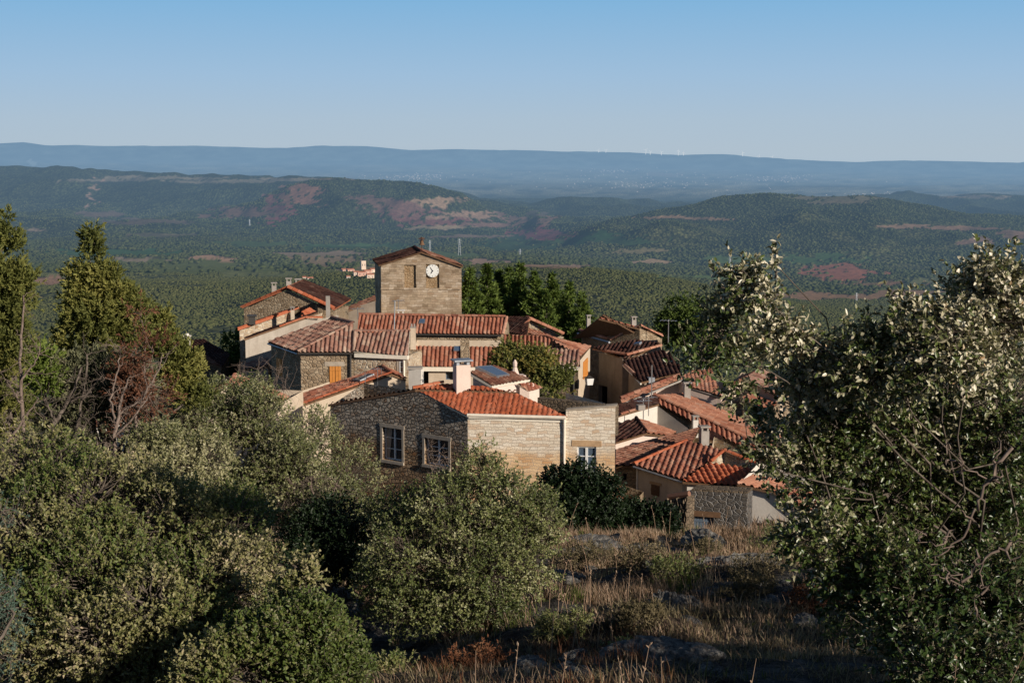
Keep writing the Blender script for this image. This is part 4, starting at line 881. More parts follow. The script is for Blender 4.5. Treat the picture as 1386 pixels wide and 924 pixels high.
for i in range(12):
    m = MB(); an = math.pi / 6 * i; w_ = .028 if i % 3 else .04
    p, q_ = cpt(rc * .76, an, .074), cpt(rc * .92, an, .074); s_ = (cpt(rc, an + math.pi / 2, 0) - cc).normalized() * w_ / 2; m.quad([p - s_, p + s_, q_ + s_, q_ - s_]); m.build('hour_mark', M['clockhand'], ck)
for an, ln, w_ in ((R(-33), .78, .05), (R(212), .56, .07)):
    m = MB(); s_ = (cpt(rc, an + math.pi / 2, 0) - cc).normalized() * w_; m.quad([cpt(-.06, an, .082) - s_ * .6, cpt(-.06, an, .082) + s_ * .6, cpt(rc * ln * .7, an, .082) + s_ * .5, cpt(rc * ln, an, .082), cpt(rc * ln * .7, an, .082) - s_ * .5]); m.build('clock_hand', M['clockhand'], ck)
# little bell on its iron frame
bp = P(571, 340, Yt + .1); bf = MB(); s_ = Yt / F
bf.tube([bp - Vector((0, 0, .3)), bp + Vector((0, 0, 19.5 * s_))], .028, 5)
for rr_, hh_ in ((4.4, 18.2), (3.2, 15.5)):
    bf.tube([bp + Vector((-rr_ * s_, 0, (hh_ - 1.2) * s_)), bp + Vector((0, 0, hh_ * s_)), bp + Vector((rr_ * s_, 0, (hh_ - 1.2) * s_))], .03, 5)
    bf.tube([bp + Vector((0, -rr_ * s_, (hh_ - 1.2) * s_)), bp + Vector((0, 0, hh_ * s_)), bp + Vector((0, rr_ * s_, (hh_ - 1.2) * s_))], .03, 5)
bf.box(bp + Vector((0, 0, 17.3 * s_)), (.42, .42, .06), .4, taper=.3)
bfo = bf.build('bell_frame', M['rust'], h)
m = MB(); prf = [(0.05, 14.5), (.10, 14.2), (.13, 12), (.16, 10), (.22, 8.6)]
m.tube([bp + Vector((0, 0, b * s_)) for a, b in prf], [a for a, b in prf], 12); m.build('bell', M['wood'], bfo)
# nave roof, left of the tower
Yn = 101; a = P(455, 424, Yn); b = P(508, 400.5, Yn + 3); h = house('church_nave', 'low dark church nave with a strip of sunlit roof tiles, left of the clock tower', 'building', (b.x - 1, b.y, -18), None)
roof(h, [P(456, 422, Yn), P(508, 401, Yn + 2), P(508, 406, Yn), P(462, 424, Yn - 1)], 'tile_brown', pitch=.24); z_ = zz(409, Yn)
shell([P(440, 428, Yn - .5), P(508, 407, Yn - .4), P(508, 407, Yn + 5), P(440, 428, Yn + 5)], GB, mat=M['shade'], parent=h)
antenna(h, 484, 416, 430, 96, 4, 1.0, .03, boom=.8)
# ---------------------------------------------------------------- right cluster
def simple(name, label, walls, back, mat, roofs=(), zb=GB, ops=None, cat='house', group='houses of the hill village'):
    """walls: top points left->right; back: (dx, dy) of the rear corners"""
    h = house(name, label, cat, walls[0], group)
    pts = list(walls) + [Vector((p.x + back[0], p.y + back[1], p.z)) for p in (walls[-1], walls[0])]
    shell(pts, zb, ops, mat=M[mat], parent=h)
    for r_ in roofs:
        pt, mt = r_[0], r_[1]; kw = r_[2] if len(r_) > 2 else {}
        roof(h, pt, mt, **kw)
    return h
# R1: dark-roofed house with two chimneys at the back
Y = 86.; a = P(783, 449, Y + 2.5); z = zz(461, Y); b = P(826, 461, Y); a = Pz(783, 449, z); zt = z + 1.35
ap = P(866, 441.5, Y - 1.2); c = P(896, 456, Y - .2); rt = Pz(810, 433.5, ap.z + .3)
h = house('twin_chimney_house', 'house with a dark roof and two tall chimneys, highest of the right-hand cluster', 'house', (b.x, b.y, -16))
shell([a + Vector((.2, 0, -.05)), b + Vector((0, .1, -.05)), Vector((ap.x, ap.y, ap.z - .1)), c - Vector((0, 0, .1)), Vector((c.x - 2, c.y + 6, c.z)), Vector((a.x + 1, a.y + 4, a.z))], GB, mat=M['rub_brown'], parent=h)
roof(h, [a, b, ap, rt], 'tile_shaded', pitch=.245); roof(h, [ap, c, Vector((c.x - 2, c.y + 6, c.z)), rt], 'tile_mid', pitch=.245)
caps(h, b + Vector((0, -.05, .05)), ap + Vector((0, -.05, .05)), 'tile_pink', .11, 'verge_tiles'); caps(h, ap + Vector((0, -.05, .05)), c + Vector((0, -.05, .05)), 'tile_pink', .11, 'verge_tiles')
caps(h, a + Vector((.1, .1, .08)), b + Vector((-.1, .1, .08)), 'tile_pink', .12, 'eaves_tiles')
antenna(h, 905, 432, 462, 84, 5, .8, .025, boom=.9); gutter(h, a, b, 'zinc', .07, .06, .1); chimney(h, 796.5, 426, 446, 89, 5.5, 'concrete', 'concrete', .3); chimney(h, 857.5, 428, 446, 87.2, 7, 'concrete', 'concrete', .3)
# R2
Y = 80.; z = zz(482, Y); b = P(848, 482, Y); a = Pz(804, 475, z); ap = P(857, 455, Y + 1.6); c = P(897, 469, Y + .3)
rt = ap
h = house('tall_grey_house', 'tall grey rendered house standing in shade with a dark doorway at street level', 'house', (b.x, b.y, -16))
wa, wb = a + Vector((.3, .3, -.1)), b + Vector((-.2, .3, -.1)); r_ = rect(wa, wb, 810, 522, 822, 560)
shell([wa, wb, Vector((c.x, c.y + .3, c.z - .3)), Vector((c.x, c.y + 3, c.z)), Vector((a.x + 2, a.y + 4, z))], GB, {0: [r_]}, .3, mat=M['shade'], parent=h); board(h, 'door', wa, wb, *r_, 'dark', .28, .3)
roof(h, [a, b, P(895, 469, Y + .9), ap], 'tile_shaded', pitch=.245); n_ = plane(a, b, ap)
caps(h, b + Vector((0, 0, .06)), P(895, 469, Y + .9) + Vector((0, 0, .06)), 'tile_pink', .12, 'verge_tiles'); caps(h, a + Vector((0, .1, .06)), b + Vector((0, .1, .06)), 'tile_pink', .12, 'eaves_tiles')
skylight(h, [PP(x, y, a + n_ * .05, n_) for x, y in ((858, 467.5), (861, 465), (869, 463.5), (866, 466.5))])
# R3 lower dark roof
Y = 77.5; a = P(844, 492, Y + 1.3); b = P(868, 517, Y - 2.0); c = P(921, 505, Y - .5); d = P(896, 471, Y + 3)
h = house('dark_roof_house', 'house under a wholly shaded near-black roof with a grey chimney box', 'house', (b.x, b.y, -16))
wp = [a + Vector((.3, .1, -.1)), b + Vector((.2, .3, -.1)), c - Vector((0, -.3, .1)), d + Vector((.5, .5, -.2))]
shell(wp, GB, mat=M['shade'], parent=h); roof(h, [a, P(857, 505, Y - .7), P(920, 496, Y + 1), d], 'tile_shaded', pitch=.245); roof(h, [P(856, 507, Y - .8), b, c, P(920, 494, Y + .8)], 'tile_shaded', pitch=.245)
caps(h, P(846, 497, Y + .8) + Vector((0, 0, .1)), P(858, 508, Y - .7) + Vector((0, 0, .08)), 'tile_pink', .11, 'eaves_tiles')
m = MB(); q = P(881, 519, 76); m.box(q, (.34, .34, .7), .2); m.build('chimney', M['zinc'], h); antenna(h, 882.5, 494, 535, 70.5, 0, r=.03, name='mast')
gutter(h, a, b, 'trim', .05, .02, .1)
# R4 cream house w. sunlit orange roof
Y = 75.; e = P(935, 523, Y - 1.5); f = P(976, 534, Y - 2.3); g_ = P(961, 496, Y + 2.6); ap = P(919, 510, Y + .8)
h = house('orange_roof_house', 'pink-cream rendered house with a bright orange roof and grey chimney against its wall', 'house', (e.x, e.y, -16))
n_ = plane(ap, f, g_)
zlow = P(840, 541, Y - .6); 
shell([P(888, 524, Y + .6) - Vector((0, 0, .1)), P(919, 511, Y + .6) - Vector((0, 0, .12)), e - Vector((0, 0, .1)), f - Vector((0, 0, .1)), Vector((f.x + 1, f.y + 5, f.z)), P(890, 524, Y + 5)], GB, mat=M['pinkcream'], parent=h)
roof(h, [ap, PP(934, 523.5, ap, n_), PP(977, 536, ap, n_), PP(962, 497, ap, n_), PP(940, 501, ap, n_)], 'tile_pink', pitch=.22, hh=.025)
roof(h, [zlow, P(842, 546, Y - 1.4), P(924, 513, Y + .2), ap + Vector((0, .3, 0))], 'tile_pink', pitch=.235, hh=.06, fascia='concrete')
caps(h, zlow + Vector((0, 0, .08)), ap + Vector((0, 0, .1)), 'tile_mid', .12, 'verge_tiles')
shell([P(843, 549, Y - 1.1), P(884, 532, Y - .4), P(884, 532, Y + 3), P(843, 549, Y + 3)], GB, mat=M['pinkcream'], name='wall', parent=h)
gutter(h, P(934.5, 524, Y - 1.7), P(977, 537, Y - 2.5), 'darkmetal', .05, .02, .1)
chimney(h, 930, 517, 551, 72.4, 9.5, 'concrete', 'concrete', .1); 
# behind: stone house pieces on the right under the oak
Y = 72.5; 
h = simple('side_stone_house', 'stone house with a pale roof half hidden behind the oak branches', [P(976, 545, Y), P(1004, 541, Y), P(1006, 543, Y - .3), P(1042, 556, Y - .8)], (2, 5), 'rub_brown',
  [([P(1003, 540, Y - .4), P(1043, 555, Y - 1.2), P(1058, 540, Y + 3), P(1015, 528, Y + 3)], 'tile_mid')])
h2 = simple('pale_gable_house', 'cream gable house with a grey-pink roof, farthest right behind the oak', [P(986, 524, 74), P(1008, 512, 74.5), P(1056, 538, 73.5)], (1.5, 5), 'cream',
  [([P(986, 524, 73.7), P(1008, 511, 74.3), P(1030, 500, 79), P(1004, 512, 79)], 'tile_pink'), ([P(1008, 511, 74.2), P(1060, 538, 73), P(1080, 527, 77), P(1030, 500, 79)], 'tile_old')])
# R5 long low range running down to the right
Y = 70.; a = P(885, 536, Y + 1); b = P(1062, 618, Y - 3.5)
h = house('long_red_range', 'long low range with a narrow red-pink roof running down towards the oak', 'house', (a.x, a.y, -17))
bk = Vector((.9, 2.3, .1)); roof(h, [a, P(889, 546, Y + .5), P(1058, 632, Y - 4.2), b], 'tile_mid', pitch=.235); roof(h, [a + Vector((0, 0, .02)), b + Vector((0, 0, .02)), b + Vector((2.2, 2.2, -.35)), a + Vector((1.8, 2.2, -.3))], 'tile_pink', pitch=.235)
shell([P(889, 549, Y + .7), P(1056, 634, Y - 3.9), P(1058, 628, Y - 1.8), P(895, 540, Y + 3)], GB, mat=M['rub_brown'], parent=h); caps(h, a + Vector((0, 0, .08)), b + Vector((0, 0, .08)), 'tile_pink', .1)
chimney(h, 941, 562, 578, 68, 8, 'white', 'concrete', .2)
# R5b shaded strip roof and white wall with terrace
Y = 68.; a = P(834, 549, Y + 2.2); b = P(890, 534.5, Y + 3.2)
h = house('white_wall_house', 'white walled house with a shaded dark roof strip and aerial beside the stone terrace', 'house', (a.x, a.y, -17))
roof(h, [a, P(834, 563, Y), P(892, 546, Y + 1.2), b], 'tile_shaded', pitch=.245); caps(h, P(834, 564, Y) + Vector((0, 0, .05)), P(868, 553, Y + .7) + Vector((0, 0, .05)), 'tile_mid', .09, 'eaves_tiles')
shell([P(833, 566, Y + .2), P(890, 549, Y + 1.4), P(932, 580, Y + .2), P(932, 576, Y + 3), P(836, 560, Y + 4)], GB, mat=M['white'], parent=h)
antenna(h, 871, 540, 566, 67, 6, .6, .025, boom=.7); antenna(h, 878, 536, 560, 67.5, 4, .5, .02)
m = MB(); q = P(867, 551, 67); m.box(q, (.35, .35, .25), .3); m.build('vent_hood', M['concrete'], h)
# grey-blue roof with pink flank
Y = 65.; a = P(833, 575, Y + 1.2); b = P(861, 566, Y + 1.8); c = P(876, 586, Y - .3); d = P(833, 598, Y - 1.2)
h = house('slate_grey_house', 'little house with shaded blue-grey tiles on one side and pale pink on the other', 'house', (c.x, c.y, -17))
roof(h, [a, b, c, d], 'tile_shaded', pitch=.245); roof(h, [b, P(916, 585, Y + 1.3), P(906, 590, Y + .4), c], 'tile_pink', pitch=.235, hh=.05); caps(h, b + Vector((0, 0, .05)), c + Vector((0, 0, .05)), 'tile_shaded', .08)
shell([P(833, 600, Y - .9), P(875, 588, Y - .1), P(905, 592, Y + .5), P(905, 586, Y + 3), P(833, 590, Y + 3)], GB, mat=M['pinkcream'], parent=h)
# R6 brown roof behind R7
Y = 62.5; a = P(833, 609, Y + .6); b = P(948, 578, Y + 3.4); c = P(978, 592, Y + 2.2)
h = house('brown_roof_house', 'low house with a long sagging brown tile roof and a stubby pale chimney', 'house', (a.x, a.y, -17))
roof(h, [P(833, 630, Y - 2.0), P(860, 632, Y - 2.2), P(936, 598, Y + .6), P(947, 580, Y + 3.0), P(834, 609, Y + .4)], 'tile_brown', pitch=.245, hh=.07)
roof(h, [b, c, P(976, 598, Y + 1.4), P(946, 592, Y + 1.6)], 'tile_shaded', pitch=.245)
shell([P(833, 631, Y - 1.8), P(862, 634, Y - 2.0), P(978, 600, Y + 1.3), P(978, 594, Y + 3), P(835, 612, Y + 3)], GB, mat=M['rub_brown'], parent=h)
r_a, r_b = P(833, 631, Y - 1.8), P(862, 634, Y - 2.0); rr_ = rect(r_a, r_b, 843.5, 641, 848, 649); board(h, 'window', r_a, r_b, *rr_, 'dark', -.01, .02)
chimney(h, 953, 576, 604, 62.0, 12.5, 'concrete', 'concrete', .25)
# R7 front red roof with small gable
Y = 59.5; e = P(858, 629, Y); f = P(924, 650, Y - 1.9); tp = P(929, 597.5, Y + 2.6); tq = P(980, 609.5, Y + 1.3)
h = house('front_cream_house', 'cream house with a clean red roof, small stone gable and a shuttered window', 'house', (e.x, e.y, -17))
roof(h, [e, f, tq, tp], 'tile_mid', pitch=.245, hh=.06)
caps(h, e + Vector((0, 0, .06)), tp + Vector((0, 0, .06)), 'tile_new', .08, 'verge_tiles')
ga, gb_, gc = P(962, 625, Y - .2), P(980, 610, Y + .2), P(1023, 632, Y - .8)
caps(h, ga + Vector((0, -.1, .05)), gb_ + Vector((0, -.1, .05)), 'tile_new', .09, 'verge_tiles'); caps(h, gb_ + Vector((0, -.1, .05)), gc + Vector((.3, -.1, .05)), 'tile_new', .09, 'verge_tiles')
wa, wb = e + Vector((.15, .15, -.12)), f + Vector((0, .15, -.12)); r_ = rect(wa, wb, 882, 656, 893, 670)
shell([wa, wb, Vector((f.x + 2.3, f.y - .1, f.z - .05)), Vector((f.x + 3.2, f.y + 3, f.z)), Vector((e.x + 1, e.y + 4, e.z))], GB, mat=M['cream'], parent=h)
shell([P(958, 629, Y - .2), gb_, gc, Vector((gc.x, gc.y + 3, gc.z)), Vector((gb_.x, gb_.y + 3, gb_.z))], GB, mat=M['rub_light'], parent=h)
board(h, 'shutter', wa, wb, *r_, 'wood', -.04, -.003, 2); board(h, 'window_surround', wa, wb, r_[0] - .1, r_[1] + .1, r_[3] + .005, r_[3] + .12, 'stonewarm', -.03, -.003)
roof(h, [P(924, 651, Y - 2.2), P(1004, 659, Y - 2.6), P(1022, 635, Y - .9), P(960, 627, Y - .3)], 'tile_new', pitch=.245, hh=.065)
gutter(h, e + Vector((0, 0, 0)), f, 'zinc', .045, .04, .07); bar(h, 'downpipe', [wa + Vector((0, -.05, 0)), Vector((wa.x, wa.y - .05, -17))], .04, 'trim')
shell([P(930, 655, Y - 2.0), P(1000, 663, Y - 2.4), P(1016, 645, Y - .9), P(950, 640, Y - .4)], GB, mat=M['white'], parent=h)
# small red lean-to roof near the main house
h = simple('red_shed', 'small shed with a red tile roof in the shadow of the stone house', [P(812, 678, 55), P(846, 690, 54.3)], (1, 3), 'rub_brown', [([P(811, 677, 54.8), P(848, 690, 54), P(838, 662, 57), P(816, 652, 57.5)], 'tile_mid')], cat='shed', group=None)
# garage of dark rubble with white joints
Y = 52.; a = P(936, 664, Y); b = P(1012, 668, Y - .6); zb_ = zz(729, Y)
h = house('rubble_garage', 'dark rubble garage with white joints and a grey-blue plank door', 'garage', (a.x, a.y, zb_), None)
r_ = (onwall(a, b, 938.5, 700)[0], onwall(a, b, 966, 700)[0], zb_ - .2, onwall(a, b, 950, 699)[1])
shell([a, b, Vector((b.x + .3, b.y + .7, b.z)), Vector((a.x + .3, a.y + .7, a.z))], zb_ - 1.5, {0: [r_]}, .2, mat=M['rub_white'], parent=h)
board(h, 'door', a, b, *r_, 'bluepaint', .12, .16, 7); board(h, 'lintel', a, b, r_[0] - .2, r_[1] + .25, r_[3] + .01, r_[3] + .22, 'wood', -.03, .02)
m = MB(); m.hexa([Vector((p.x, p.y, p.z + .002)) for p in (a, b, Vector((b.x + .3, b.y + .7, b.z)), Vector((a.x + .3, a.y + .7, a.z)))], [Vector((p.x, p.y, p.z + .07)) for p in (a, b, Vector((b.x + .3, b.y + .7, b.z)), Vector((a.x + .3, a.y + .7, a.z)))]); m.build('coping', M['rub_dark'], h)
# big whitewashed wall to its right
Y = 54.; simple('whitewashed_house', 'whitewashed house wall catching full sun behind the oak leaves', [P(1000, 655, Y + .6), P(1052, 668, Y), P(1092, 690, Y - .5)], (1.5, 4), 'white', [([P(998, 654, Y + .5), P(1053, 667, Y - .2), P(1075, 655, Y + 3), P(1015, 643, Y + 3.5)], 'tile_pink'), ([P(1053, 667, Y - .2), P(1096, 691, Y - .8), P(1112, 675, Y + 3), P(1075, 655, Y + 3)], 'tile_mid')], zb=-16)
# gatepost wall of rough stone between hedge and garage
def roughwall(name, label, cat, pts, w, hts, mat, seed=1):
    """free-standing rough masonry: lumpy sheet box along pts"""
    r = np.random.default_rng(seed); h = thing(name, label, cat, pts[0]); bm = bmesh.new()
    n = 26; m = 14; gridf = []
    for side in (-1, 1):
        g = []
        for j in range(m + 1):
            row = []
            for i in range(n + 1):
                t = i / n * (len(pts) - 1); k0 = min(int(t), len(pts) - 2); f = t - k0
                p = pts[k0].lerp(pts[k0 + 1], f); hh = hts[k0] * (1 - f) + hts[k0 + 1] * f; d = (pts[k0 + 1] - pts[k0]).normalized(); nn = Vector((-d.y, d.x, 0))
                row.append(bm.verts.new(p + nn * side * (w / 2 * (1 - .2 * j / m) + r.normal(0, .035)) + Vector((0, 0, hh * j / m + r.normal(0, .04)))))
            g.append(row)
        gridf.append(g)
    for g in gridf:
        for j in range(m):
            for i in range(n): bm.faces.new([g[j][i], g[j][i + 1], g[j + 1][i + 1], g[j + 1][i]])
    A_, B_ = gridf
    for i in range(n): bm.faces.new([A_[m][i], A_[m][i + 1], B_[m][i + 1], B_[m][i]])
    for j in range(m): bm.faces.new([A_[j][0], A_[j + 1][0], B_[j + 1][0], B_[j][0]]); bm.faces.new([A_[j][n], A_[j + 1][n], B_[j + 1][n], B_[j][n]])
    lay = bm.loops.layers.uv.new('UVMap')
    for f in bm.faces:
        for lp in f.loops: lp[lay].uv = (lp.vert.co.x * .8 + lp.vert.co.y * .8, lp.vert.co.z)
    bmesh.ops.recalc_face_normals(bm, faces=bm.faces)
    me = bpy.data.meshes.new(name); bm.to_mesh(me); bm.free(); me.materials.append(M[mat]); link('masonry', me, h)
    return h
z_ = zz(730, 51.); q0, q1 = P(903, 730, 51.3), P(934, 730, 50.7)
h = roughwall('garden_wall', 'short thick rough stone wall beside the garage', 'wall', [Vector((q0.x, 51.3, z_)), Vector((q1.x, 50.7, z_))], .6, [1.45, 1.7], 'rub_dark', 3)
m = MB(); m.tube([P(905, 672, 51.2), P(933, 668, 50.7)], .12, 6); m.build('coping', M['tile_brown'], h)
# ---------------------------------------------------------------- left cluster
Y = 93.; a = P(327, 415.5, Y + 1); ap = P(390, 389, Y); c = P(453, 418, Y - .8); pk = P(401, 384.5, Y + 2.5)
h = house('upper_stone_house', 'brown stone house with an orange edged gable and three chimneys, left of the tower', 'house', (ap.x, ap.y, -17))
bk = (pk - ap); 
shell([a + Vector((.15, 0, -.15)), ap + Vector((0, 0, -.15)), c + Vector((-.1, 0, -.15)), c + bk * 2 + Vector((0, 0, -.3)), a + bk * 2], GB, mat=M['rub_brown'], parent=h)
b4 = Vector((bk.x, bk.y, 0)) * 2
roof(h, [a, ap, ap + b4, a + b4], 'tile_mid', pitch=.245, fascia='tile_new'); roof(h, [ap, c, c + b4 * 1.2, ap + b4], 'tile_shaded', pitch=.245, fascia='tile_new')
caps(h, a + Vector((0, -.15, .0)), ap + Vector((0, -.15, .05)), 'tile_new', .10, 'verge_tiles'); caps(h, ap + Vector((0, -.15, .03)), c + Vector((0, -.15, .03)), 'tile_new', .16, 'verge_tiles')
chimney(h, 371, 382, 400, 94, 7, 'concrete', 'concrete', .15); chimney(h, 391, 376, 391, 95.5, 7.5, 'concrete', 'concrete', .15); chimney(h, 403.5, 377, 387, 98, 8, 'concrete', 'concrete', .15)
wa, wb = ap + Vector((0, 0, -.15)), c + Vector((-.1, 0, -.15)); r_ = rect(wa, wb, 420, 411, 430, 426); board(h, 'chimney_breast', wa, wb, *r_, 'dark', -.4, -.01)
m = MB(); q = P(444, 415, 88); m.box(q, (.26, .26, 1.35), .1); m.build('chimney', M['concrete'], h)
# L2 parapet house
Y = 87.; a = P(322, 445, Y + 1.5); b = P(389, 421.5, Y + 3.2)
h = house('parapet_house', 'pale stone house end with a sloping orange coping, below the three chimneys', 'house', (a.x, a.y, -17))
c_ = P(408, 432, Y + 2); shell([a + Vector((.1, 0, -.12)), b + Vector((0, 0, -.12)), c_, c_ + Vector((1, 4, 0)), a + Vector((.6, 4, 0))], GB, mat=M['rub_light'], parent=h)
roof(h, [a + Vector((0, -.1, 0)), b + Vector((0, -.1, 0)), b + Vector((.5, 4, 0)), a + Vector((.5, 4, 0))], 'tile_shaded', pitch=.245, fascia='tile_new'); caps(h, a + Vector((0, -.1, .02)), b + Vector((0, -.1, .02)), 'tile_new', .1, 'verge_tiles')
roof(h, [b + Vector((.9, -.1, -.02)), c_ + Vector((0, -.2, .05)), c_ + Vector((.5, 3, .1)), b + Vector((1.2, 3, 0))], 'tile_new', pitch=.245)
chimney(h, 396, 415, 432, 88.5, 5.5, 'cream', 'concrete', .1); m = MB(); q = P(341, 433.5, 88.8); m.box(q, (.42, .42, .5), .2); m.box(q + Vector((0, 0, .3)), (.6, .6, .06), .2); m.build('chimney', M['darkmetal'], h)
# L3 big grey wall
Y = 82.; a = P(332, 458.5, Y + 1.4); b = P(413, 429.5, Y + 3.2); c_ = P(441, 427.5, Y + 3.6)
h = house('grey_gable_house', 'grey rendered gable with stained wall and thin tile verge, behind the hipped roof', 'house', (a.x, a.y, -17))
shell([a + Vector((0, 0, -.1)), b + Vector((0, 0, -.1)), c_ + Vector((0, 0, -.15)), c_ + Vector((.5, 2.2, -.2)), a + Vector((.4, 3, 0))], GB, mat=M['greyrender'], parent=h)
roof(h, [a + Vector((-.05, -.1, 0)), b + Vector((0, -.1, 0)), b + Vector((.4, 2.6, 0)), a + Vector((.3, 2.6, 0))], 'tile_shaded', pitch=.245); caps(h, P(378, 442, Y + 2.3), P(413, 429.5, Y + 3.0) , 'tile_new', .08, 'verge_tiles'); caps(h, P(414, 430, Y + 3.1), P(436, 430, Y + 3.2), 'tile_new', .11, 'verge_tiles')
h = simple('low_annex', 'low annex with a flat brown roof at the foot of the grey gable', [P(329, 498, 80), P(363, 497, 78.5)], (.6, 2.8), 'shade', [([P(328, 497.5, 79.8), P(364, 497, 78.2), P(363, 483.5, 81.8), P(333, 494, 82)], 'tile_old')], cat='outbuilding', group=None)
# L4 dark barn with white chimney
Y = 92.; pk = P(277, 459, Y + 3); 
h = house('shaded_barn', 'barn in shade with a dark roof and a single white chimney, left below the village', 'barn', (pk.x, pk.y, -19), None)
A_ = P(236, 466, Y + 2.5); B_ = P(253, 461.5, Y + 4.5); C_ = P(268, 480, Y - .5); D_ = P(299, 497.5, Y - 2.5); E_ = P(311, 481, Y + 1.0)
roof(h, [P(230, 463, Y + 3.5), P(251, 461, Y + 4), P(300, 498, Y - 2.5), P(268, 486, Y - 1.5)], 'tile_brown', pitch=.245); roof(h, [P(251, 461, Y + 4), P(278, 459, Y + 4.4), E_, P(300, 498, Y - 2.5)], 'tile_shaded', pitch=.245)
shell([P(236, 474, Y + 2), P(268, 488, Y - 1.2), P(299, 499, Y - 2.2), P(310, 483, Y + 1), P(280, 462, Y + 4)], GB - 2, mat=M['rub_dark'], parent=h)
m = MB(); q = P(253.5, 459, Y + 2.4); m.box(q - Vector((0, 0, .3)), (.36, .3, .9), .1); m.box(q + Vector((0, 0, .22)), (.5, .42, .08), .1); m.tube([q + Vector((0, 0, .25)), q + Vector((0, 0, .4))], [.16, .1], 6); m.build('chimney', M['white'], h)
# L5 pink roofs under the bushes
Y = 66.; pk = P(314, 516, Y)
h = simple('sunken_pink_house', 'pink roofed house sunk behind the bushes, only its ridge and verges showing', [P(262, 543, Y), P(314, 517, Y + .5), P(376, 548, Y - .5)], (.6, 4), 'cream',
  [([P(260, 543, Y - .3), P(314, 515.5, Y + .2), P(318, 508, Y + 4), P(268, 533, Y + 4)], 'tile_pink'), ([P(314, 515.5, Y + .2), P(378, 548, Y - .8), P(392, 536, Y + 3), P(318, 508, Y + 4)], 'tile_pink')])
caps(h, P(314, 515.5, Y + .1) + Vector((0, 0, .05)), P(318, 508, Y + 4) + Vector((0, 0, .05)), 'tile_mid')
h = simple('hidden_white_house', 'white house glimpsed low between the trunks of the left trees', [P(128, 575, 70), P(152, 572, 70)], (.5, 3), 'white', [([P(126, 575, 69.7), P(154, 572, 69.7), P(156, 562, 73), P(130, 565, 73)], 'tile_mid')])
# ---------------------------------------------------------------- far hamlet below the tower
FM = {}
def hz(name, c, nz=.15):
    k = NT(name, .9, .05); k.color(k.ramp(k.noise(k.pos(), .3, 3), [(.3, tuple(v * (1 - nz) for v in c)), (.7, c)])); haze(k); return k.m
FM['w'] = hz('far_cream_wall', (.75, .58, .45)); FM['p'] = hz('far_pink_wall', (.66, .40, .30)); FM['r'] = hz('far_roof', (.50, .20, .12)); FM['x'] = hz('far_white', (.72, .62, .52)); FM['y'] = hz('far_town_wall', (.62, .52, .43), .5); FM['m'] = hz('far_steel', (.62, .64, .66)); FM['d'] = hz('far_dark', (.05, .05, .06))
k = NT('turbine_white', .9, .05); k.color((.85, .85, .85)); haze(k, colr=(.55, .62, .68), cap=.6); FM['t'] = k.m  # paler glow in the haze mix makes the turbines look sunlit
def farhouse(name, label, cat, px, pb, Y, w, dpt, hgt, wall_, rz, rh=1.2, group='houses of the far hamlet', flat_=False):
    Y = hitY(px, pb); sc = Y / 1500.; w *= sc; dpt *= sc; hgt *= sc; rh *= sc; p = P(px, pb, Y); o = thing(name, label, cat, (p.x, Y, p.z), group); m = MB(); m.box((p.x, Y, p.z + hgt / 2 - 1), (w, dpt, hgt + 2), rz); m.build('wall', FM[wall_], o)
    if not flat_:
        R_ = Matrix.Rotation(rz, 3, 'Z'); c = Vector((p.x, Y, p.z + hgt)); q = lambda x, y, z: c + R_ @ Vector((x * w / 2 * 1.06, y * dpt / 2 * 1.08, z)); m = MB()
        m.quad([q(-1, -1, 0), q(1, -1, 0), q(1, 0, rh), q(-1, 0, rh)]); m.quad([q(1, 1, 0), q(-1, 1, 0), q(-1, 0, rh), q(1, 0, rh)]); m.quad([q(-1, 1, 0), q(-1, -1, 0), q(-1, 0, rh)]); m.quad([q(1, -1, 0), q(1, 1, 0), q(1, 0, rh)])
        m.build('roof', FM['r'], o)
    m = MB(); R_ = Matrix.Rotation(rz, 3, 'Z'); c = Vector((p.x, Y, p.z)); 
    for i, sx in enumerate((-.25, .25)): m = MB(); m.box(c + R_ @ Vector((sx * w, -dpt / 2 - .03, hgt * .55)), (w * .13, .1, hgt * .22), rz); m.build('window', FM['d'], o)
    return o
farhouse('hamlet_tower', 'square pale keep rising over the distant pink hamlet', 'tower', 491.5, 365, 1500, 5.0, 5.0, 9.5, 'w', .4, group=None, flat_=True)
for i, (px, pb, w, hg, wl_, lab) in enumerate([(489, 374, 10, 7, 'p', 'pink house directly under the distant keep'), (497, 371, 9, 6, 'p', 'distant rose house with red roof, right of the keep'), (504, 369, 8, 6, 'w', 'small cream house topping the right side of the distant hamlet'),
      (501, 377, 9, 7, 'w', 'cream house at the foot of the distant hamlet'), (474, 368, 9, 4, 'p', 'low rosy farmhouse set apart left of the distant hamlet'), (465, 367, 7, 3, 'p', 'tiny pink barn, farthest left of the distant hamlet'), (482, 372, 7, 5, 'w', 'cream cottage left of the distant pink houses')]):
    farhouse('hamlet_house', lab, 'house', px, pb, 1500 + i * 9, w * .85, 6, hg * .62, wl_, .3 + .2 * (i % 3))
for px, pb, w, lab in ((471.5, 377, 4, 'white farm building between the hamlet and the upper stone house'), (412, 378, 4, 'white cottage just above the orange verge, first of two'), (420, 379, 6, 'long cream farm shed just right of the white cottage')):
    farhouse('farmhouse', lab, 'house', px, pb, 1350, w, 5, 2.2, 'x', .2, 1.2, 'farm buildings on the slope')
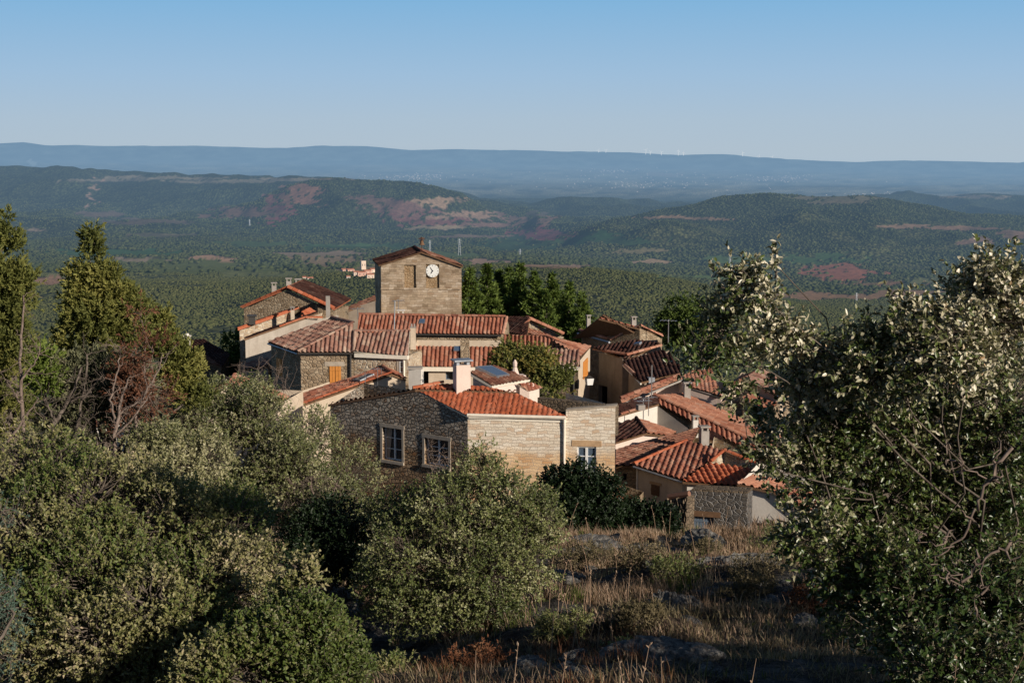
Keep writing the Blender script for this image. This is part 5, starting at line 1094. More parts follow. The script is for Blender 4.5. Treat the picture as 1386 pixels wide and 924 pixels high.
# distant towns: specks nobody could count
def town(name, label, cx, cy, sx, sy, n, seed):
    r = np.random.default_rng(seed); m = MB()
    for i in range(n):
        px = cx + r.normal(0, sx * .5); py = cy + r.normal(0, sy * .45)
        lo_, hi_ = 9800., 28000.   # find the ground under this sight line
        yv = np.linspace(lo_, hi_, 240); v = (CY - py) / F; zr_ = yv * (-sT + v * cT) / (cT + v * sT); xr_ = (px - CX) / F * yv * 1.01; zh_ = HZ(xr_, yv); w_ = np.where(zh_ >= zr_)[0]
        if len(w_) == 0: continue
        y_ = yv[w_[0]]; s_ = y_ / 14000.
        m.box((xr_[w_[0]], y_, zh_[w_[0]] + 5 * s_), (r.uniform(5, 15) * s_, 8, r.uniform(4, 8) * s_), r.uniform(-.5, .5))
    if m.v: prop(m.build(name, FM['y']), label, 'town', kind='stuff')
town('distant_town', 'scatter of white houses of a town in the plain, centre left', 560, 240, 75, 5, 110, 1); town('distant_town', 'white specks of a town in the plain, right of centre', 1050, 242, 45, 5, 80, 2)
town('distant_town', 'white specks of a village at the foot of the far ridge', 1180, 264, 40, 3, 40, 3); town('distant_town', 'pale hamlet specks high on the far plain', 825, 232, 30, 3, 40, 4); town('distant_town', 'faint pale buildings in the plain over the round hill', 870, 251, 60, 5, 50, 5)
town('distant_town', 'thin scatter of farms in the hazy plain', 900, 245, 260, 14, 110, 6)
# wind turbines on the far crest
r = random.Random(3); tt = ['leftmost of the distant wind turbines', 'second wind turbine from the left on the crest', 'turbine of the tight pair left of the crest middle', 'right one of the tight turbine pair', 'lone turbine near the crest middle', 'turbine just left of the two tall ones', 'right one of the two tall turbines', 'first turbine of the right-hand line', 'last turbine of the right-hand line', 'isolated far turbine right of all others']
for i, (px, pb) in enumerate([(810, 207), (820, 207), (874, 209), (880, 209), (895, 209.5), (918, 210), (925, 210), (1005, 212.5), (1027, 215), (1045, 216)]):
    Y = 30500; p = P(px, pb + 2, Y); hh = 85 + (40 if i in (2, 5, 7) else 0); o = thing('wind_turbine', 'tiny white ' + tt[i], 'wind turbine', p, 'wind turbines on the far ridge')
    m = MB(); m.tube([p, p + Vector((0, 0, hh))], [6, 4], 5); m.build('mast', FM['t'], o); hub = p + Vector((0, -6, hh)); a0 = r.uniform(0, 2)
    for kk in range(3):
        a = a0 + kk * 2.094; m = MB(); m.tube([hub, hub + Vector((math.sin(a), 0, math.cos(a))) * 48], [4, 1.5], 4); m.build('blade', FM['t'], o)
# lattice pylons
for px, pt, pb, Y, lab in ((988, 347, 366, 2900, 'lattice pylon rising in the valley left of the red field'), (622, 323, 342, 3600, 'thin lattice pylon just right of the tower roof'), (582, 325, 340, 3500, 'thin lattice pylon behind the bell of the tower'), (704, 337, 352, 3700, 'faint lattice pylon over the spruces'), (338, 297, 306, 5200, 'tiny pylon at the foot of the red scree hill'), (460, 297, 306, 5300, 'tiny pylon in the middle of the scree hill foot'), (1159, 396, 412, 2300, 'lattice pylon below the ochre strip field')):
    p = P(px, pb, Y); hh = (pb - pt) / F * Y; w = hh * .09; m = MB(); th = max(.16, Y / F * .16)
    for a, b in ((-1, -1), (1, -1), (1, 1), (-1, 1)): m.tube([p + Vector((a * w, b * w, -8)), p + Vector((a * w * .25, b * w * .25, hh))], th, 3)
    for j in range(6):
        f0, f1 = j / 6, (j + 1) / 6; w0, w1 = w * (1 - .75 * f0), w * (1 - .75 * f1)
        m.tube([p + Vector((-w0, -w0, hh * f0)), p + Vector((w1, -w1, hh * f1))], th * .6, 3); m.tube([p + Vector((w0, -w0, hh * f0)), p + Vector((-w1, -w1, hh * f1))], th * .6, 3)
    for f_, l_ in ((.72, .16), (.84, .2), (.95, .13)): m.tube([p + Vector((-hh * l_, 0, hh * f_)), p + Vector((hh * l_, 0, hh * f_))], th * .8, 3)
    prop(m.build('power_pylon', FM['m']), lab, 'pylon', 'power pylons in the valley')
# ================================================================ VEGETATION
def unit(v): return v / np.maximum(np.linalg.norm(v, axis=-1, keepdims=True), 1e-9)
def leafquads(C, D, N, L, W_, fold=.25):
    """folded rhombus leaves: base C, direction D, normal N"""
    Sd = unit(np.cross(D, N)); N2 = np.cross(Sd, D)
    L = L[:, None]; W_ = W_[:, None]
    tip = C + D * L; mid = C + D * L * .45
    V = np.stack([C, mid + Sd * W_ / 2 + N2 * W_ * fold, tip, mid - Sd * W_ / 2 + N2 * W_ * fold], 1)
    n = len(C); b = np.arange(n)[:, None] * 4
    return V.reshape(-1, 3), np.concatenate([b + [0, 1, 2], b + [0, 2, 3]], 0)
def ovalleaves(C, D, N, L, W_, fold=.18, curl=.12):
    Sd = unit(np.cross(D, N)); N2 = np.cross(Sd, D); L = L[:, None]; W_ = W_[:, None]
    p = lambda t, s, h: C + D * L * t + Sd * W_ * s + N2 * (W_ * h - L * curl * t * t)
    V = np.stack([p(0, 0, 0), p(.3, .46, fold), p(.68, .42, fold), p(1, 0, 0), p(.68, -.42, fold), p(.3, -.46, fold), p(.5, 0, 0)], 1)
    b = np.arange(len(C))[:, None] * 7
    return V.reshape(-1, 3), np.concatenate([b + [i, (i + 1) % 6, 6] for i in range(6)], 0)
def sprigs(lobes, n, r, up=.4, shell_=.55, thr=None, gapscale=.35, inner=.15, seed=0):
    """twig starts and directions through the volume of overlapping lobes (cx,cy,cz,rx,ry,rz)"""
    lb = np.array(lobes, float); w = (lb[:, 3] * lb[:, 4] + lb[:, 4] * lb[:, 5] + lb[:, 3] * lb[:, 5]); w /= w.sum()
    k_ = r.choice(len(lb), n * 2, p=w); d = unit(r.normal(size=(n * 2, 3)))
    rad = np.where(r.random(n * 2) < inner, r.random(n * 2) * shell_, shell_ + (1.05 - shell_) * r.random(n * 2) ** .6)
    p = lb[k_, :3] + d * rad[:, None] * lb[k_, 3:]
    dd = unit(d / lb[k_, 3:])
    ins = np.zeros(len(p), bool)
    for i in range(len(lb)):
        q = (((p - lb[i, :3]) / lb[i, 3:]) ** 2).sum(1); ins |= (q < .32) & (k_ != i)
    g = fbm(p[:, 0] / gapscale + p[:, 1] * .7 / gapscale, p[:, 2] / gapscale + p[:, 1] * .4 / gapscale, 3, 300 + seed)
    keep = (~ins | (r.random(len(p)) < .2)) & (g + r.random(len(p)) * .25 > (thr if thr is not None else -.12))
    p, dd, k_ = p[keep][:n], dd[keep][:n], k_[keep][:n]
    D = unit(dd * .8 + np.array([0, 0, up]) + r.normal(size=p.shape) * .38)
    return p, D, k_, lb
def tubes(paths, radii, sides=5):
    """many tapered tubes in one array mesh"""
    V = []; Fs = []; o = 0
    for pts, rad in zip(paths, radii):
        pts = np.asarray(pts, float); m = len(pts)
        d = np.gradient(pts, axis=0); d = unit(d); ref = np.tile([0.13, .21, 1.0], (m, 1)); a = unit(np.cross(d, ref)); b = np.cross(d, a)
        an = np.arange(sides) / sides * 2 * np.pi
        ring = pts[:, None] + (a[:, None] * np.cos(an)[None, :, None] + b[:, None] * np.sin(an)[None, :, None]) * np.asarray(rad)[:, None, None]
        V.append(ring.reshape(-1, 3)); i = np.arange(m - 1)[:, None] * sides + o; j = np.arange(sides)[None]; j2 = (j + 1) % sides
        Fs.append(np.stack([i + j, i + j2, i + sides + j2, i + sides + j], -1).reshape(-1, 4)); o += m * sides
    return np.concatenate(V), np.concatenate(Fs)
def wig(a, b, n, amp, r, sag=0.0):
    t = np.linspace(0, 1, n)[:, None]; p = np.asarray(a) * (1 - t) + np.asarray(b) * t
    nz_ = np.cumsum(r.normal(size=(n, 3)), 0); nz_ -= nz_[0] + (nz_[-1] - nz_[0]) * t
    return p + nz_ * amp + np.array([0, 0, 1.0]) * sag * (t * (1 - t)) * 4
LM = {}
def foliage_tree(name, label, cat, base, lobes, n, mat, per=12, L=.05, W_=.026, sl=.22, seed=1, up=.4, trunk_r=.07, group=None, thr=None, gap=.35, inner=.15, twigs=True, oval=False, bark='bark', stems=1, droop=0, branches=True, shell_=.55, crown='crown', rndrange=(0, 1), spread=.9, nb_=.55, limb=1.0, rag=3, zg=0.0):
    r = np.random.default_rng(seed); base = Vector(base)
    o = thing(name, label, cat, base, group)
    lobes0 = lobes; lobes = list(lobes)
    for lo in lobes0:      # ragged tufts standing out of the main masses
        for _ in range(rag):
            d_ = unit(r.normal(size=3) + [0, 0, .35]); f_ = r.uniform(.16, .34)
            lobes.append((lo[0] + d_[0] * lo[3] * 1.02, lo[1] + d_[1] * lo[4], lo[2] + d_[2] * lo[5] * 1.02, lo[3] * f_, lo[4] * f_, lo[5] * f_ * r.uniform(.8, 1.5)))
    p, D, k_, lb = sprigs(lobes, n, r, up, thr=thr, gapscale=gap, inner=inner, seed=seed, shell_=shell_)
    n = len(p); per_ = per
    t = r.random((n, per_)) ** .8; slen = sl * (.6 + .8 * r.random(n))
    C = p[:, None] + D[:, None] * (t * slen[:, None])[..., None]
    C = C - np.array([0, 0, droop]) * (t ** 2)[..., None]
    ld = unit(D[:, None] * (.35 + .5 * t[..., None]) + unit(r.normal(size=(n, per_, 3))) * spread)
    N = unit(r.normal(size=(n, per_, 3)) * .55 + nb_ * np.array(sd) + np.array([0, 0, .35]) + D[:, None] * .45)
    tone = np.clip(.5 + .9 * fbm(p[:, 0] / .5, p[:, 2] / .5 + p[:, 1] / .5, 3, seed + 400) + zg * (p[:, 2] - np.quantile(p[:, 2], .6)), 0, 1)
    rn = np.clip(tone[:, None] * .6 + r.random((n, per_)) * .4, 0, 1) * (rndrange[1] - rndrange[0]) + rndrange[0]
    C, ld, N, rn = C.reshape(-1, 3), ld.reshape(-1, 3), N.reshape(-1, 3), rn.reshape(-1)
    m_ = len(C); Ls = L * (.6 + .7 * r.random(m_)); Ws = W_ * (.7 + .6 * r.random(m_))
    V, Fc = (ovalleaves if oval else leafquads)(C, ld, N, Ls, Ws); nv = 7 if oval else 4
    me = npmesh(crown, V, Fc, LM[mat], 3, rnd=np.repeat(rn, nv)); link(crown, me, o)
    # trunk, limbs to the lobes, twigs under the leaves
    paths = []; rads = []; bz_ = np.array(base)
    cen = lb[:, :3]; top = cen.mean(0)
    fork = bz_ + (top - bz_) * .38 + np.array([0, 0, .0])
    if branches:
        for s_ in range(stems):
            off = np.array([r.normal() * .12 * stems, r.normal() * .12 * stems, -.25]) if stems > 1 else np.array([0, 0, -.3])
            paths.append(wig(bz_ + off, fork + off * .3, 7, .02, r)); rads.append(np.linspace(trunk_r, trunk_r * .7, 7))
        for i in range(len(lobes0)):
            e_ = cen[i] + np.array([0, 0, lb[i, 5] * .35]); paths.append(wig(fork, e_, 11, .05 * limb, r, .06 * r.normal())); rads.append(np.linspace(trunk_r * .5, trunk_r * .1, 11))
    V, Fc = tubes(paths, rads, 6) if paths else (np.zeros((0, 3)), np.zeros((0, 4), int))
    if twigs:
        sel = r.random(n) < .6; ps, Ds, ks, sls = p[sel], D[sel], k_[sel], slen[sel]
        st = ps + (cen[ks] - ps) * (.35 + .3 * r.random((len(ps), 1))) + r.normal(size=ps.shape) * .03
        tp = [np.stack([a, (a + b) / 2 + r.normal(size=3) * .015, b, b + d * l * .9]) for a, b, d, l in zip(st, ps, Ds, sls)]
        tr = [np.array([1.0, .8, .55, .2]) * (.0045 + .004 * r.random()) * (trunk_r / .07) ** .5 for _ in tp]
        V2, F2 = tubes(tp, tr, 3); F2 = F2 + len(V); V = np.concatenate([V, V2]); Fc = np.concatenate([Fc, F2])
    link('trunk', npmesh('trunk', V, Fc, M[bark], 4, smooth=True), o)
    return o
def lobe(px, py, Y, rx, ry=None, ry_depth=None):
    c = P(px, py, Y); s = Y / F; ry = ry or rx
    return (c.x, c.y, c.z, rx * s, (ry_depth or (rx + ry) / 2) * s, ry * s)
LM['oak'] = leafmat('holm_oak_leaf', [(0, (.055, .072, .022)), (.45, (.15, .165, .06)), (.75, (.32, .305, .15)), (1, (.56, .50, .33))], (.36, .33, .22), .2, .45, .4)
LM['oakgreen'] = leafmat('green_oak_leaf', [(0, (.036, .056, .015)), (.42, (.120, .148, .042)), (.72, (.29, .30, .12)), (1, (.60, .55, .36))], (.32, .31, .19), .2, .45, .4)
LM['oaknear'] = leafmat('near_holm_oak_leaf', [(0, (.022, .045, .010)), (.35, (.050, .085, .020)), (.64, (.11, .14, .036)), (.76, (.42, .38, .24)), (.88, (.64, .57, .42)), (.97, (.74, .67, .50)), (1, (.38, .24, .12))], (.27, .25, .16), .14, .36, .5)
LM['olive'] = leafmat('olive_green_leaf', [(0, (.055, .075, .018)), (.32, (.10, .145, .030)), (.55, (.185, .185, .062)), (.8, (.33, .30, .14)), (1, (.52, .40, .28))], (.27, .26, .15), .2, .5, .35)
LM['dark'] = leafmat('shaded_shrub_leaf', [(0, (.006, .014, .004)), (1, (.018, .034, .010))], None, .1, .5, .3)  # leaves darkened so the hedge and shrubs hold their shade in the colour
LM['spruce'] = leafmat('spruce_needle', [(0, (.045, .075, .018)), (.6, (.15, .205, .042)), (1, (.30, .35, .08))], None, .2, .6, .2)
LM['cyp'] = leafmat('cypress_scale_leaf', [(0, (.055, .070, .020)), (.5, (.16, .17, .045)), (1, (.38, .34, .10))], None, .2, .6, .2)
LM['cypgrey'] = leafmat('greyish_juniper_leaf', [(0, (.07, .08, .042)), (.5, (.15, .155, .085)), (1, (.24, .23, .12))], None, .12, .6, .2)
LM['rust'] = leafmat('withered_needle', [(0, (.06, .028, .017)), (.5, (.14, .060, .036)), (1, (.24, .12, .07))], None, .1, .8, .1)
LM['walnut'] = leafmat('yellowing_leaf', [(0, (.075, .09, .024)), (.55, (.16, .17, .045)), (1, (.40, .27, .07))], None, .25, .6, .2)
LM['cedar'] = leafmat('blue_cedar_needle', [(0, (.05, .085, .065)), (1, (.13, .20, .15))], None, .1, .6, .2)
LM['grass'] = leafmat('dry_grass', [(0, (.15, .10, .07)), (.4, (.32, .21, .14)), (.75, (.47, .33, .23)), (.93, (.58, .45, .32)), (.95, (.09, .11, .03)), (1, (.13, .16, .04))], None, .25, .8, .1)
LM['heath'] = leafmat('dry_heath_leaf', [(0, (.07, .06, .035)), (.5, (.16, .13, .07)), (1, (.30, .24, .15))], None, .15, .8, .1)
LM['russet'] = leafmat('russet_weed_leaf', [(0, (.07, .03, .016)), (.6, (.19, .08, .042)), (1, (.30, .17, .09))], None, .15, .8, .1)
def G(px, Y): 
    x = (px - CX) / F * Y * 1.02; return (x, Y, H(x, Y))
# --- middle bush
B = lobe
foliage_tree('holm_oak', 'round grey-green oak bush standing free in the dry grass before the stone house', 'oak bush', G(640, 25.5),
  [B(620, 705, 25, 70, 50), B(562, 706, 25.5, 46, 42), B(690, 695, 25, 50, 46), B(735, 700, 25, 24, 34), B(652, 650, 25.4, 28, 30), B(655, 618, 25.4, 9, 14), B(604, 664, 25.6, 24, 20), B(680, 645, 25.4, 12, 12), B(560, 760, 24.6, 62, 60), B(640, 770, 24.4, 75, 66), B(700, 760, 24.8, 50, 60), B(520, 790, 24.8, 34, 44), B(560, 820, 24.3, 48, 36), B(620, 810, 24, 40, 36), B(520, 700, 26, 28, 28)],
  6800, 'oakgreen', 11, .052, .03, .24, 3, .35, .09, 'oak bushes on the slope', stems=3, gap=.28, thr=-.03)
# --- big left bushes
foliage_tree('holm_oak', 'large olive-green bush filling the lower left corner', 'oak bush', G(180, 10.6),
  [B(60, 640, 11.20, 70, 50), B(120, 690, 10.85, 90, 70), B(40, 740, 10.50, 80, 80), B(180, 660, 11.20, 40, 40), B(230, 720, 10.71, 80, 62), B(300, 730, 10.85, 62, 66), B(330, 700, 11.20, 34, 30), B(140, 790, 10.22, 110, 80), B(260, 810, 10.08, 95, 70), B(330, 790, 10.36, 40, 60), B(60, 850, 9.94, 95, 80), B(200, 880, 9.80, 110, 70), B(200, 820, 9.6, 50, 36), B(290, 860, 9.7, 44, 36), B(130, 860, 9.5, 56, 40)],
  11500, 'olive', 12, .030, .0165, .13, 5, .4, .06, 'oak bushes on the slope', stems=4, gap=.19, thr=-.04)
foliage_tree('holm_oak', 'olive bush along the bottom edge with an upright tuft, right of the large one', 'oak bush', G(370, 9.2),
  [B(395, 872, 9.0, 76, 42), B(340, 900, 8.9, 66, 46), B(440, 892, 9.0, 42, 28), B(398, 815, 9.3, 22, 26), B(412, 782, 9.3, 11, 17), B(420, 800, 9.3, 16, 14), B(300, 915, 8.8, 60, 40), B(420, 920, 8.8, 56, 30), B(465, 905, 9.0, 24, 18)],
  5000, 'olive', 12, .029, .0165, .12, 8, .4, .045, 'oak bushes on the slope', stems=3, gap=.15, thr=-.02, rag=5)
foliage_tree('holm_oak', 'dark green oak behind the lower left bush, right of the dead tree', 'oak bush', G(280, 29),
  [B(300, 560, 31, 60, 42), B(250, 590, 30, 60, 44), B(350, 590, 30, 52, 48), B(225, 615, 28, 40, 34), B(300, 640, 29, 80, 50), B(390, 640, 29, 50, 50), B(340, 545, 32, 34, 28)],
  5200, 'oak', 11, .062, .034, .26, 11, .35, .1, 'oak bushes on the slope', stems=3, gap=.33, thr=-.03)
foliage_tree('holm_oak', 'thin grey-green oak with bare inner branches in front of the rubble gable', 'oak bush', G(440, 31),
  [B(420, 590, 32, 34, 34), B(410, 640, 31, 50, 45), B(470, 650, 31, 40, 40), B(440, 690, 30, 56, 40), B(480, 700, 30, 34, 44), B(400, 610, 32, 26, 26), B(500, 735, 29, 22, 34), B(380, 690, 30, 40, 34)],
  2900, 'oak', 10, .058, .03, .26, 13, .5, .08, 'oak bushes on the slope', stems=5, gap=.4, thr=.0)
foliage_tree('silvery_bush', 'pale silvery tufted bush at the foot of the dead tree', 'bush', G(230, 24),
  [B(215, 605, 24, 34, 26), B(250, 620, 24, 40, 30), B(285, 625, 24, 26, 24), B(225, 640, 23.5, 44, 30)], 1500, 'oak', 12, .05, .028, .2, 15, .6, .05, None, gap=.3, rndrange=(.35, 1))
# --- dark shrubs beside the house
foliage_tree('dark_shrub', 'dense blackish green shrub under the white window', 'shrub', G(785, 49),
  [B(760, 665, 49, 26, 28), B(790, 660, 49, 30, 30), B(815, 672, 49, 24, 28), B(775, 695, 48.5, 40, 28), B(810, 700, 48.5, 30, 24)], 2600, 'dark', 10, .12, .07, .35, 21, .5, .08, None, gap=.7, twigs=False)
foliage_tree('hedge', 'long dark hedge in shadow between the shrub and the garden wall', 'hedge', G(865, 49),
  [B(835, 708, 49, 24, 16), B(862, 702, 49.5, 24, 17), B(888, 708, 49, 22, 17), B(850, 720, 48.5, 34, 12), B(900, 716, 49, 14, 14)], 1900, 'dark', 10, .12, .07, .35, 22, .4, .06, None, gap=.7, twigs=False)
foliage_tree('dark_shrub', 'near-black shrub added as the shade of the hollow left of the round free bush', 'shrub', G(440, 26),
  [B(430, 735, 26.5, 40, 34), B(470, 745, 26, 30, 40), B(410, 765, 25.5, 30, 24), B(455, 700, 27, 30, 20)], 2000, 'dark', 10, .07, .04, .25, 24, .4, .05, None, gap=.4, twigs=False)  # added shrub, its dark leaves stand for shade in the hollow
# --- yellowing tree in the village street
foliage_tree('broadleaf_tree', 'yellowing leafy tree growing between the houses beside the rooftop room', 'tree', (P(735, 560, 67).x, 67, -16.5),
  [B(694, 485, 67, 24, 13), B(728, 490, 67, 24, 13), B(752, 508, 66.5, 15, 16), B(722, 508, 66.5, 28, 18), B(746, 530, 66, 26, 20), B(684, 498, 67.5, 16, 13), B(758, 535, 66, 14, 14)], 1600, 'walnut', 10, .15, .085, .45, 25, .3, .12, None, gap=.6, thr=.03)
foliage_tree('broadleaf_tree', 'green tree rising behind the orange roofed house at the oak tip', 'tree', (P(925, 450, 98).x, 98, -21),
  [B(925, 425, 98, 26, 24), B(912, 445, 98, 20, 22), B(940, 450, 97, 26, 24), B(960, 470, 96, 20, 24)], 1800, 'spruce', 10, .2, .11, .5, 27, .4, .14, None, gap=1.0, twigs=False, rndrange=(0, .55))
foliage_tree('broadleaf_tree', 'dark tree squeezed between the shaded barn and the grey gable', 'tree', (P(316, 490, 99).x, 99, -22),
  [B(318, 478, 99, 14, 26), B(310, 498, 98, 18, 26), B(322, 510, 98, 12, 24)], 1200, 'spruce', 10, .2, .11, .5, 28, .4, .14, None, gap=1.0, twigs=False, rndrange=(0, .5))
# --- spruces
def conifer(h_, rb, seed, n_wh=30):
    r = np.random.default_rng(seed); C = []; Dd = []; paths = [np.array([[0, 0, -1.5], [0, 0, h_ * .5], [0, 0, h_]])]; rads = [np.array([.16, .09, .02])]
    for i in range(n_wh):
        f = (i + .5) / n_wh; z = h_ * (.06 + .94 * f); ln = rb * (1 - f) ** .95 + .06
        for b in range(max(5, int(11 * (1 - f) + 4))):
            a = r.uniform(0, 6.28); l = ln * r.uniform(.55, 1.1); d = np.array([math.cos(a), math.sin(a), r.uniform(.05, .35)])
            p0 = np.array([0, 0, z]); e_ = p0 + d * l; paths.append(np.stack([p0, p0 + d * l * .55 - [0, 0, .03], e_])); rads.append(np.array([.03, .018, .006]))
            m = int(14 + 44 * l); t = r.uniform(.12, 1.0, m) ** .8; c = p0 + d * (l * t)[:, None] + r.normal(size=(m, 3)) * [.09, .09, .07]
            C.append(c); q = unit(d * .7 + r.normal(size=(m, 3)) * .6 + [0, 0, .25]); Dd.append(q)
    C = np.concatenate(C); D = np.concatenate(Dd); m = len(C)
    N = unit(r.normal(size=(m, 3)) * .6 + np.array(sd) * .6 + [0, 0, .4]); V, Fc = leafquads(C, D, N, .32 * r.uniform(.6, 1.3, m), .12 * r.uniform(.7, 1.3, m))
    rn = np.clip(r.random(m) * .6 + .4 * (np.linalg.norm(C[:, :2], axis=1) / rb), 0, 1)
    return npmesh('crown', V, Fc, LM['spruce'], 3, rnd=np.repeat(rn, 4)), npmesh('trunk', *tubes(paths, rads, 4), M['bark'], 4)
protos = [conifer(10.5, 3.0, 31), conifer(10.0, 3.2, 32), conifer(9.6, 2.8, 33)]
sl_ = ['spruce touching the right edge of the clock tower', 'tall spruce, second from the clock tower', 'darker spruce, third from the tower, set back', 'tallest pointed spruce in the middle of the row', 'spruce just right of the tallest one', 'spruce before the right end of the row, leaning outward', 'short spruce near the right end of the row', 'last and lowest spruce of the row, over the dark roofs', 'spruce peeping between second and tallest, far back', 'small front spruce low before the row']
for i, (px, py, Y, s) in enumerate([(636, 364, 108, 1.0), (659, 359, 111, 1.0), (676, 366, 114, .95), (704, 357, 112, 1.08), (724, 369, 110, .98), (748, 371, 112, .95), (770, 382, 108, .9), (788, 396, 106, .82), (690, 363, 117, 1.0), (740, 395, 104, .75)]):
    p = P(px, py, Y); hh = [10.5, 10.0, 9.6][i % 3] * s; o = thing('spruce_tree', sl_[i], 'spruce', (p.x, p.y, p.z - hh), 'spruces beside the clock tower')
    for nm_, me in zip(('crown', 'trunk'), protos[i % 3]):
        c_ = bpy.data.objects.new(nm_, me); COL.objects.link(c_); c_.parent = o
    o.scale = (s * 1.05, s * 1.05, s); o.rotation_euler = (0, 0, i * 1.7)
# --- cypresses and the dead tree on the left
def evergreen(name, label, px, tip, basepy, Y, lobes, n, mat, seed, L=.10, W_=.03, per=16, sl=.30, thr=-.05, gap=.4, **kw):
    return foliage_tree(name, label, kw.pop('cat', 'cypress'), G(px, Y), lobes, n, mat, per, L, W_, sl, seed, kw.pop('up', .75), kw.pop('trunk_r', .12), kw.pop('group', 'cypresses at the left edge'), thr, gap, .12, twigs=kw.pop('twigs', False), spread=.55, **kw)
evergreen('cypress_tree', 'pointed yellow-green cypress with a ragged lit spire top', 135, 315, 640, 28,
  [B(127, 332, 28, 5, 18), B(122, 358, 28, 11, 14), B(108, 376, 28, 14, 9), B(140, 380, 28, 18, 14), B(116, 402, 28, 20, 16), B(158, 404, 28, 20, 14), B(180, 420, 28, 16, 12), B(125, 432, 27.8, 32, 20), B(168, 440, 28.2, 28, 20), B(98, 462, 28, 18, 20), B(140, 470, 28, 34, 26), B(212, 436, 29, 14, 12), B(222, 470, 29, 20, 18), B(236, 512, 29, 26, 18), B(248, 490, 29, 20, 16), B(262, 540, 29, 20, 14), B(100, 505, 28, 22, 22), B(150, 520, 28.5, 34, 24)],
  4600, 'cyp', 41, stems=1, L=.085, sl=.22, thr=-.03, gap=.3)
evergreen('cypress_tree', 'cypress cut by the left edge of the picture, dark below and golden on top', 10, 295, 600, 25,
  [B(8, 310, 25, 8, 14), B(14, 335, 25, 12, 14), B(0, 360, 25, 22, 20), B(22, 385, 25, 20, 14), B(-4, 410, 25, 28, 26), B(30, 425, 25.5, 22, 18), B(-14, 480, 25, 34, 40), B(16, 460, 25, 18, 26), B(0, 560, 25, 34, 34)],
  3000, 'cyp', 43, L=.085, sl=.22, thr=-.01, gap=.3)
evergreen('juniper_tree', 'greyish juniper below the pointed cypress, half bare', 130, 480, 640, 27,
  [B(110, 520, 27, 40, 34), B(165, 520, 27, 34, 34), B(130, 560, 27, 50, 34), B(90, 570, 27, 34, 34), B(190, 560, 27.5, 30, 30)], 1300, 'cypgrey', 45, L=.09, thr=.02, cat='juniper', group=None, twigs=True)
evergreen('juniper_tree', 'small bright green juniper in the gap beside the left trunks', 50, 480, 540, 27, [B(52, 500, 26.5, 16, 18), B(58, 520, 26.5, 18, 14)], 360, 'spruce', 46, L=.09, cat='juniper', group=None, rndrange=(.4, .9))
foliage_tree('dead_tree', 'dead conifer with rust-brown needles and bare pale limbs', 'dead tree', G(195, 26),
  [B(192, 440, 26, 10, 20), B(186, 475, 26, 18, 24), B(208, 480, 26, 15, 22), B(178, 525, 26, 20, 28), B(206, 530, 26, 20, 30), B(185, 580, 26, 20, 28)], 600, 'rust', 12, .085, .022, .3, 51, .4, .09, None, thr=.02, gap=.4, bark='deadwood', inner=.4, spread=.7)
def bare(name, label, segs, base, seed, cat='bare tree', bark='deadwood', group=None, tw=40, r0=.06, tl=.5):
    """leafless trunk and limbs: segs = list of pixel polylines with (px,py,Y)"""
    r = np.random.default_rng(seed); o = thing(name, label, cat, base, group); 
    for i, sg in enumerate(segs):
        pts = np.array([tuple(P(*q)) for q in sg]); m = len(pts); t = np.linspace(0, m - 1, 4 * m); q = np.stack([np.interp(t, range(m), pts[:, a]) for a in range(3)], 1) + r.normal(size=(len(t), 3)) * .012
        rr_ = r0 * (1 if i == 0 else .5); paths = [q]; rads = [np.linspace(rr_, rr_ * .35, len(q))]
        for _ in range(tw if i == 0 else tw // 2):
            s0 = q[r.integers(2, len(q))]; dr_ = unit(r.normal(size=3) + [0, 0, .3]); l = tl * r.uniform(.3, 1.0); e_ = s0 + dr_ * l
            paths.append(wig(s0, e_, 5, .03, r)); rads.append(np.linspace(.007, .002, 5))
            for _2 in range(2): f_ = s0 + (e_ - s0) * r.uniform(.4, .9); paths.append(wig(f_, f_ + unit(r.normal(size=3) + dr_) * l * .4, 4, .01, r)); rads.append(np.linspace(.004, .0015, 4))
        link('trunk' if i == 0 else 'limb', npmesh('trunk' if i == 0 else 'limb', *tubes(paths, rads, 5), M[bark], 4, smooth=True), o)
    return o
bare('bare_tree', 'slender upright bare trunk nearest the left edge', [[(28, 640, 24), (30, 560, 24), (28, 470, 24.2), (33, 400, 24.5)], [(29, 510, 24), (45, 495, 24), (55, 470, 24)], [(28, 545, 24), (12, 520, 24)]], G(28, 24), 61, 'bare tree', r0=.045, tw=26)
bare('bare_tree', 'leaning pale branch crossing low at the left edge', [[(6, 605, 22), (30, 570, 22), (52, 540, 22)]], G(6, 22), 62, 'bare tree', r0=.03, tw=14)
bare('bare_tree', 'pale grey forked trunk of a dead tree, standing clear of the bush tops', [[(152, 640, 24), (155, 590, 24), (160, 560, 24.2), (172, 515, 24.4)], [(157, 575, 24.2), (150, 540, 24.2), (160, 500, 24.4), (163, 470, 24.5)], [(156, 590, 24), (185, 560, 24), (205, 530, 24.2)], [(160, 560, 24.2), (192, 540, 24.3), (215, 500, 24.5), (220, 480, 24.5)]], G(152, 24), 63, 'bare tree', r0=.05, tw=24)
bare('bare_tree', 'leaning reddish trunk between the cypresses', [[(58, 600, 25), (75, 570, 25), (92, 545, 25.3), (110, 500, 25.5)], [(75, 570, 25), (60, 540, 25)], [(92, 545, 25.3), (125, 530, 25.3)]], G(50, 25), 64, 'bare tree', bark='bark', r0=.06, tw=26)
bare('bare_tree', 'dark trunk rising left of the forked pale one', [[(98, 640, 26), (102, 590, 26), (112, 540, 26), (118, 480, 26.2)], [(102, 590, 26), (130, 560, 26)], [(112, 540, 26), (140, 505, 26)]], G(98, 26), 65, 'bare tree', bark='bark', r0=.05, tw=26)
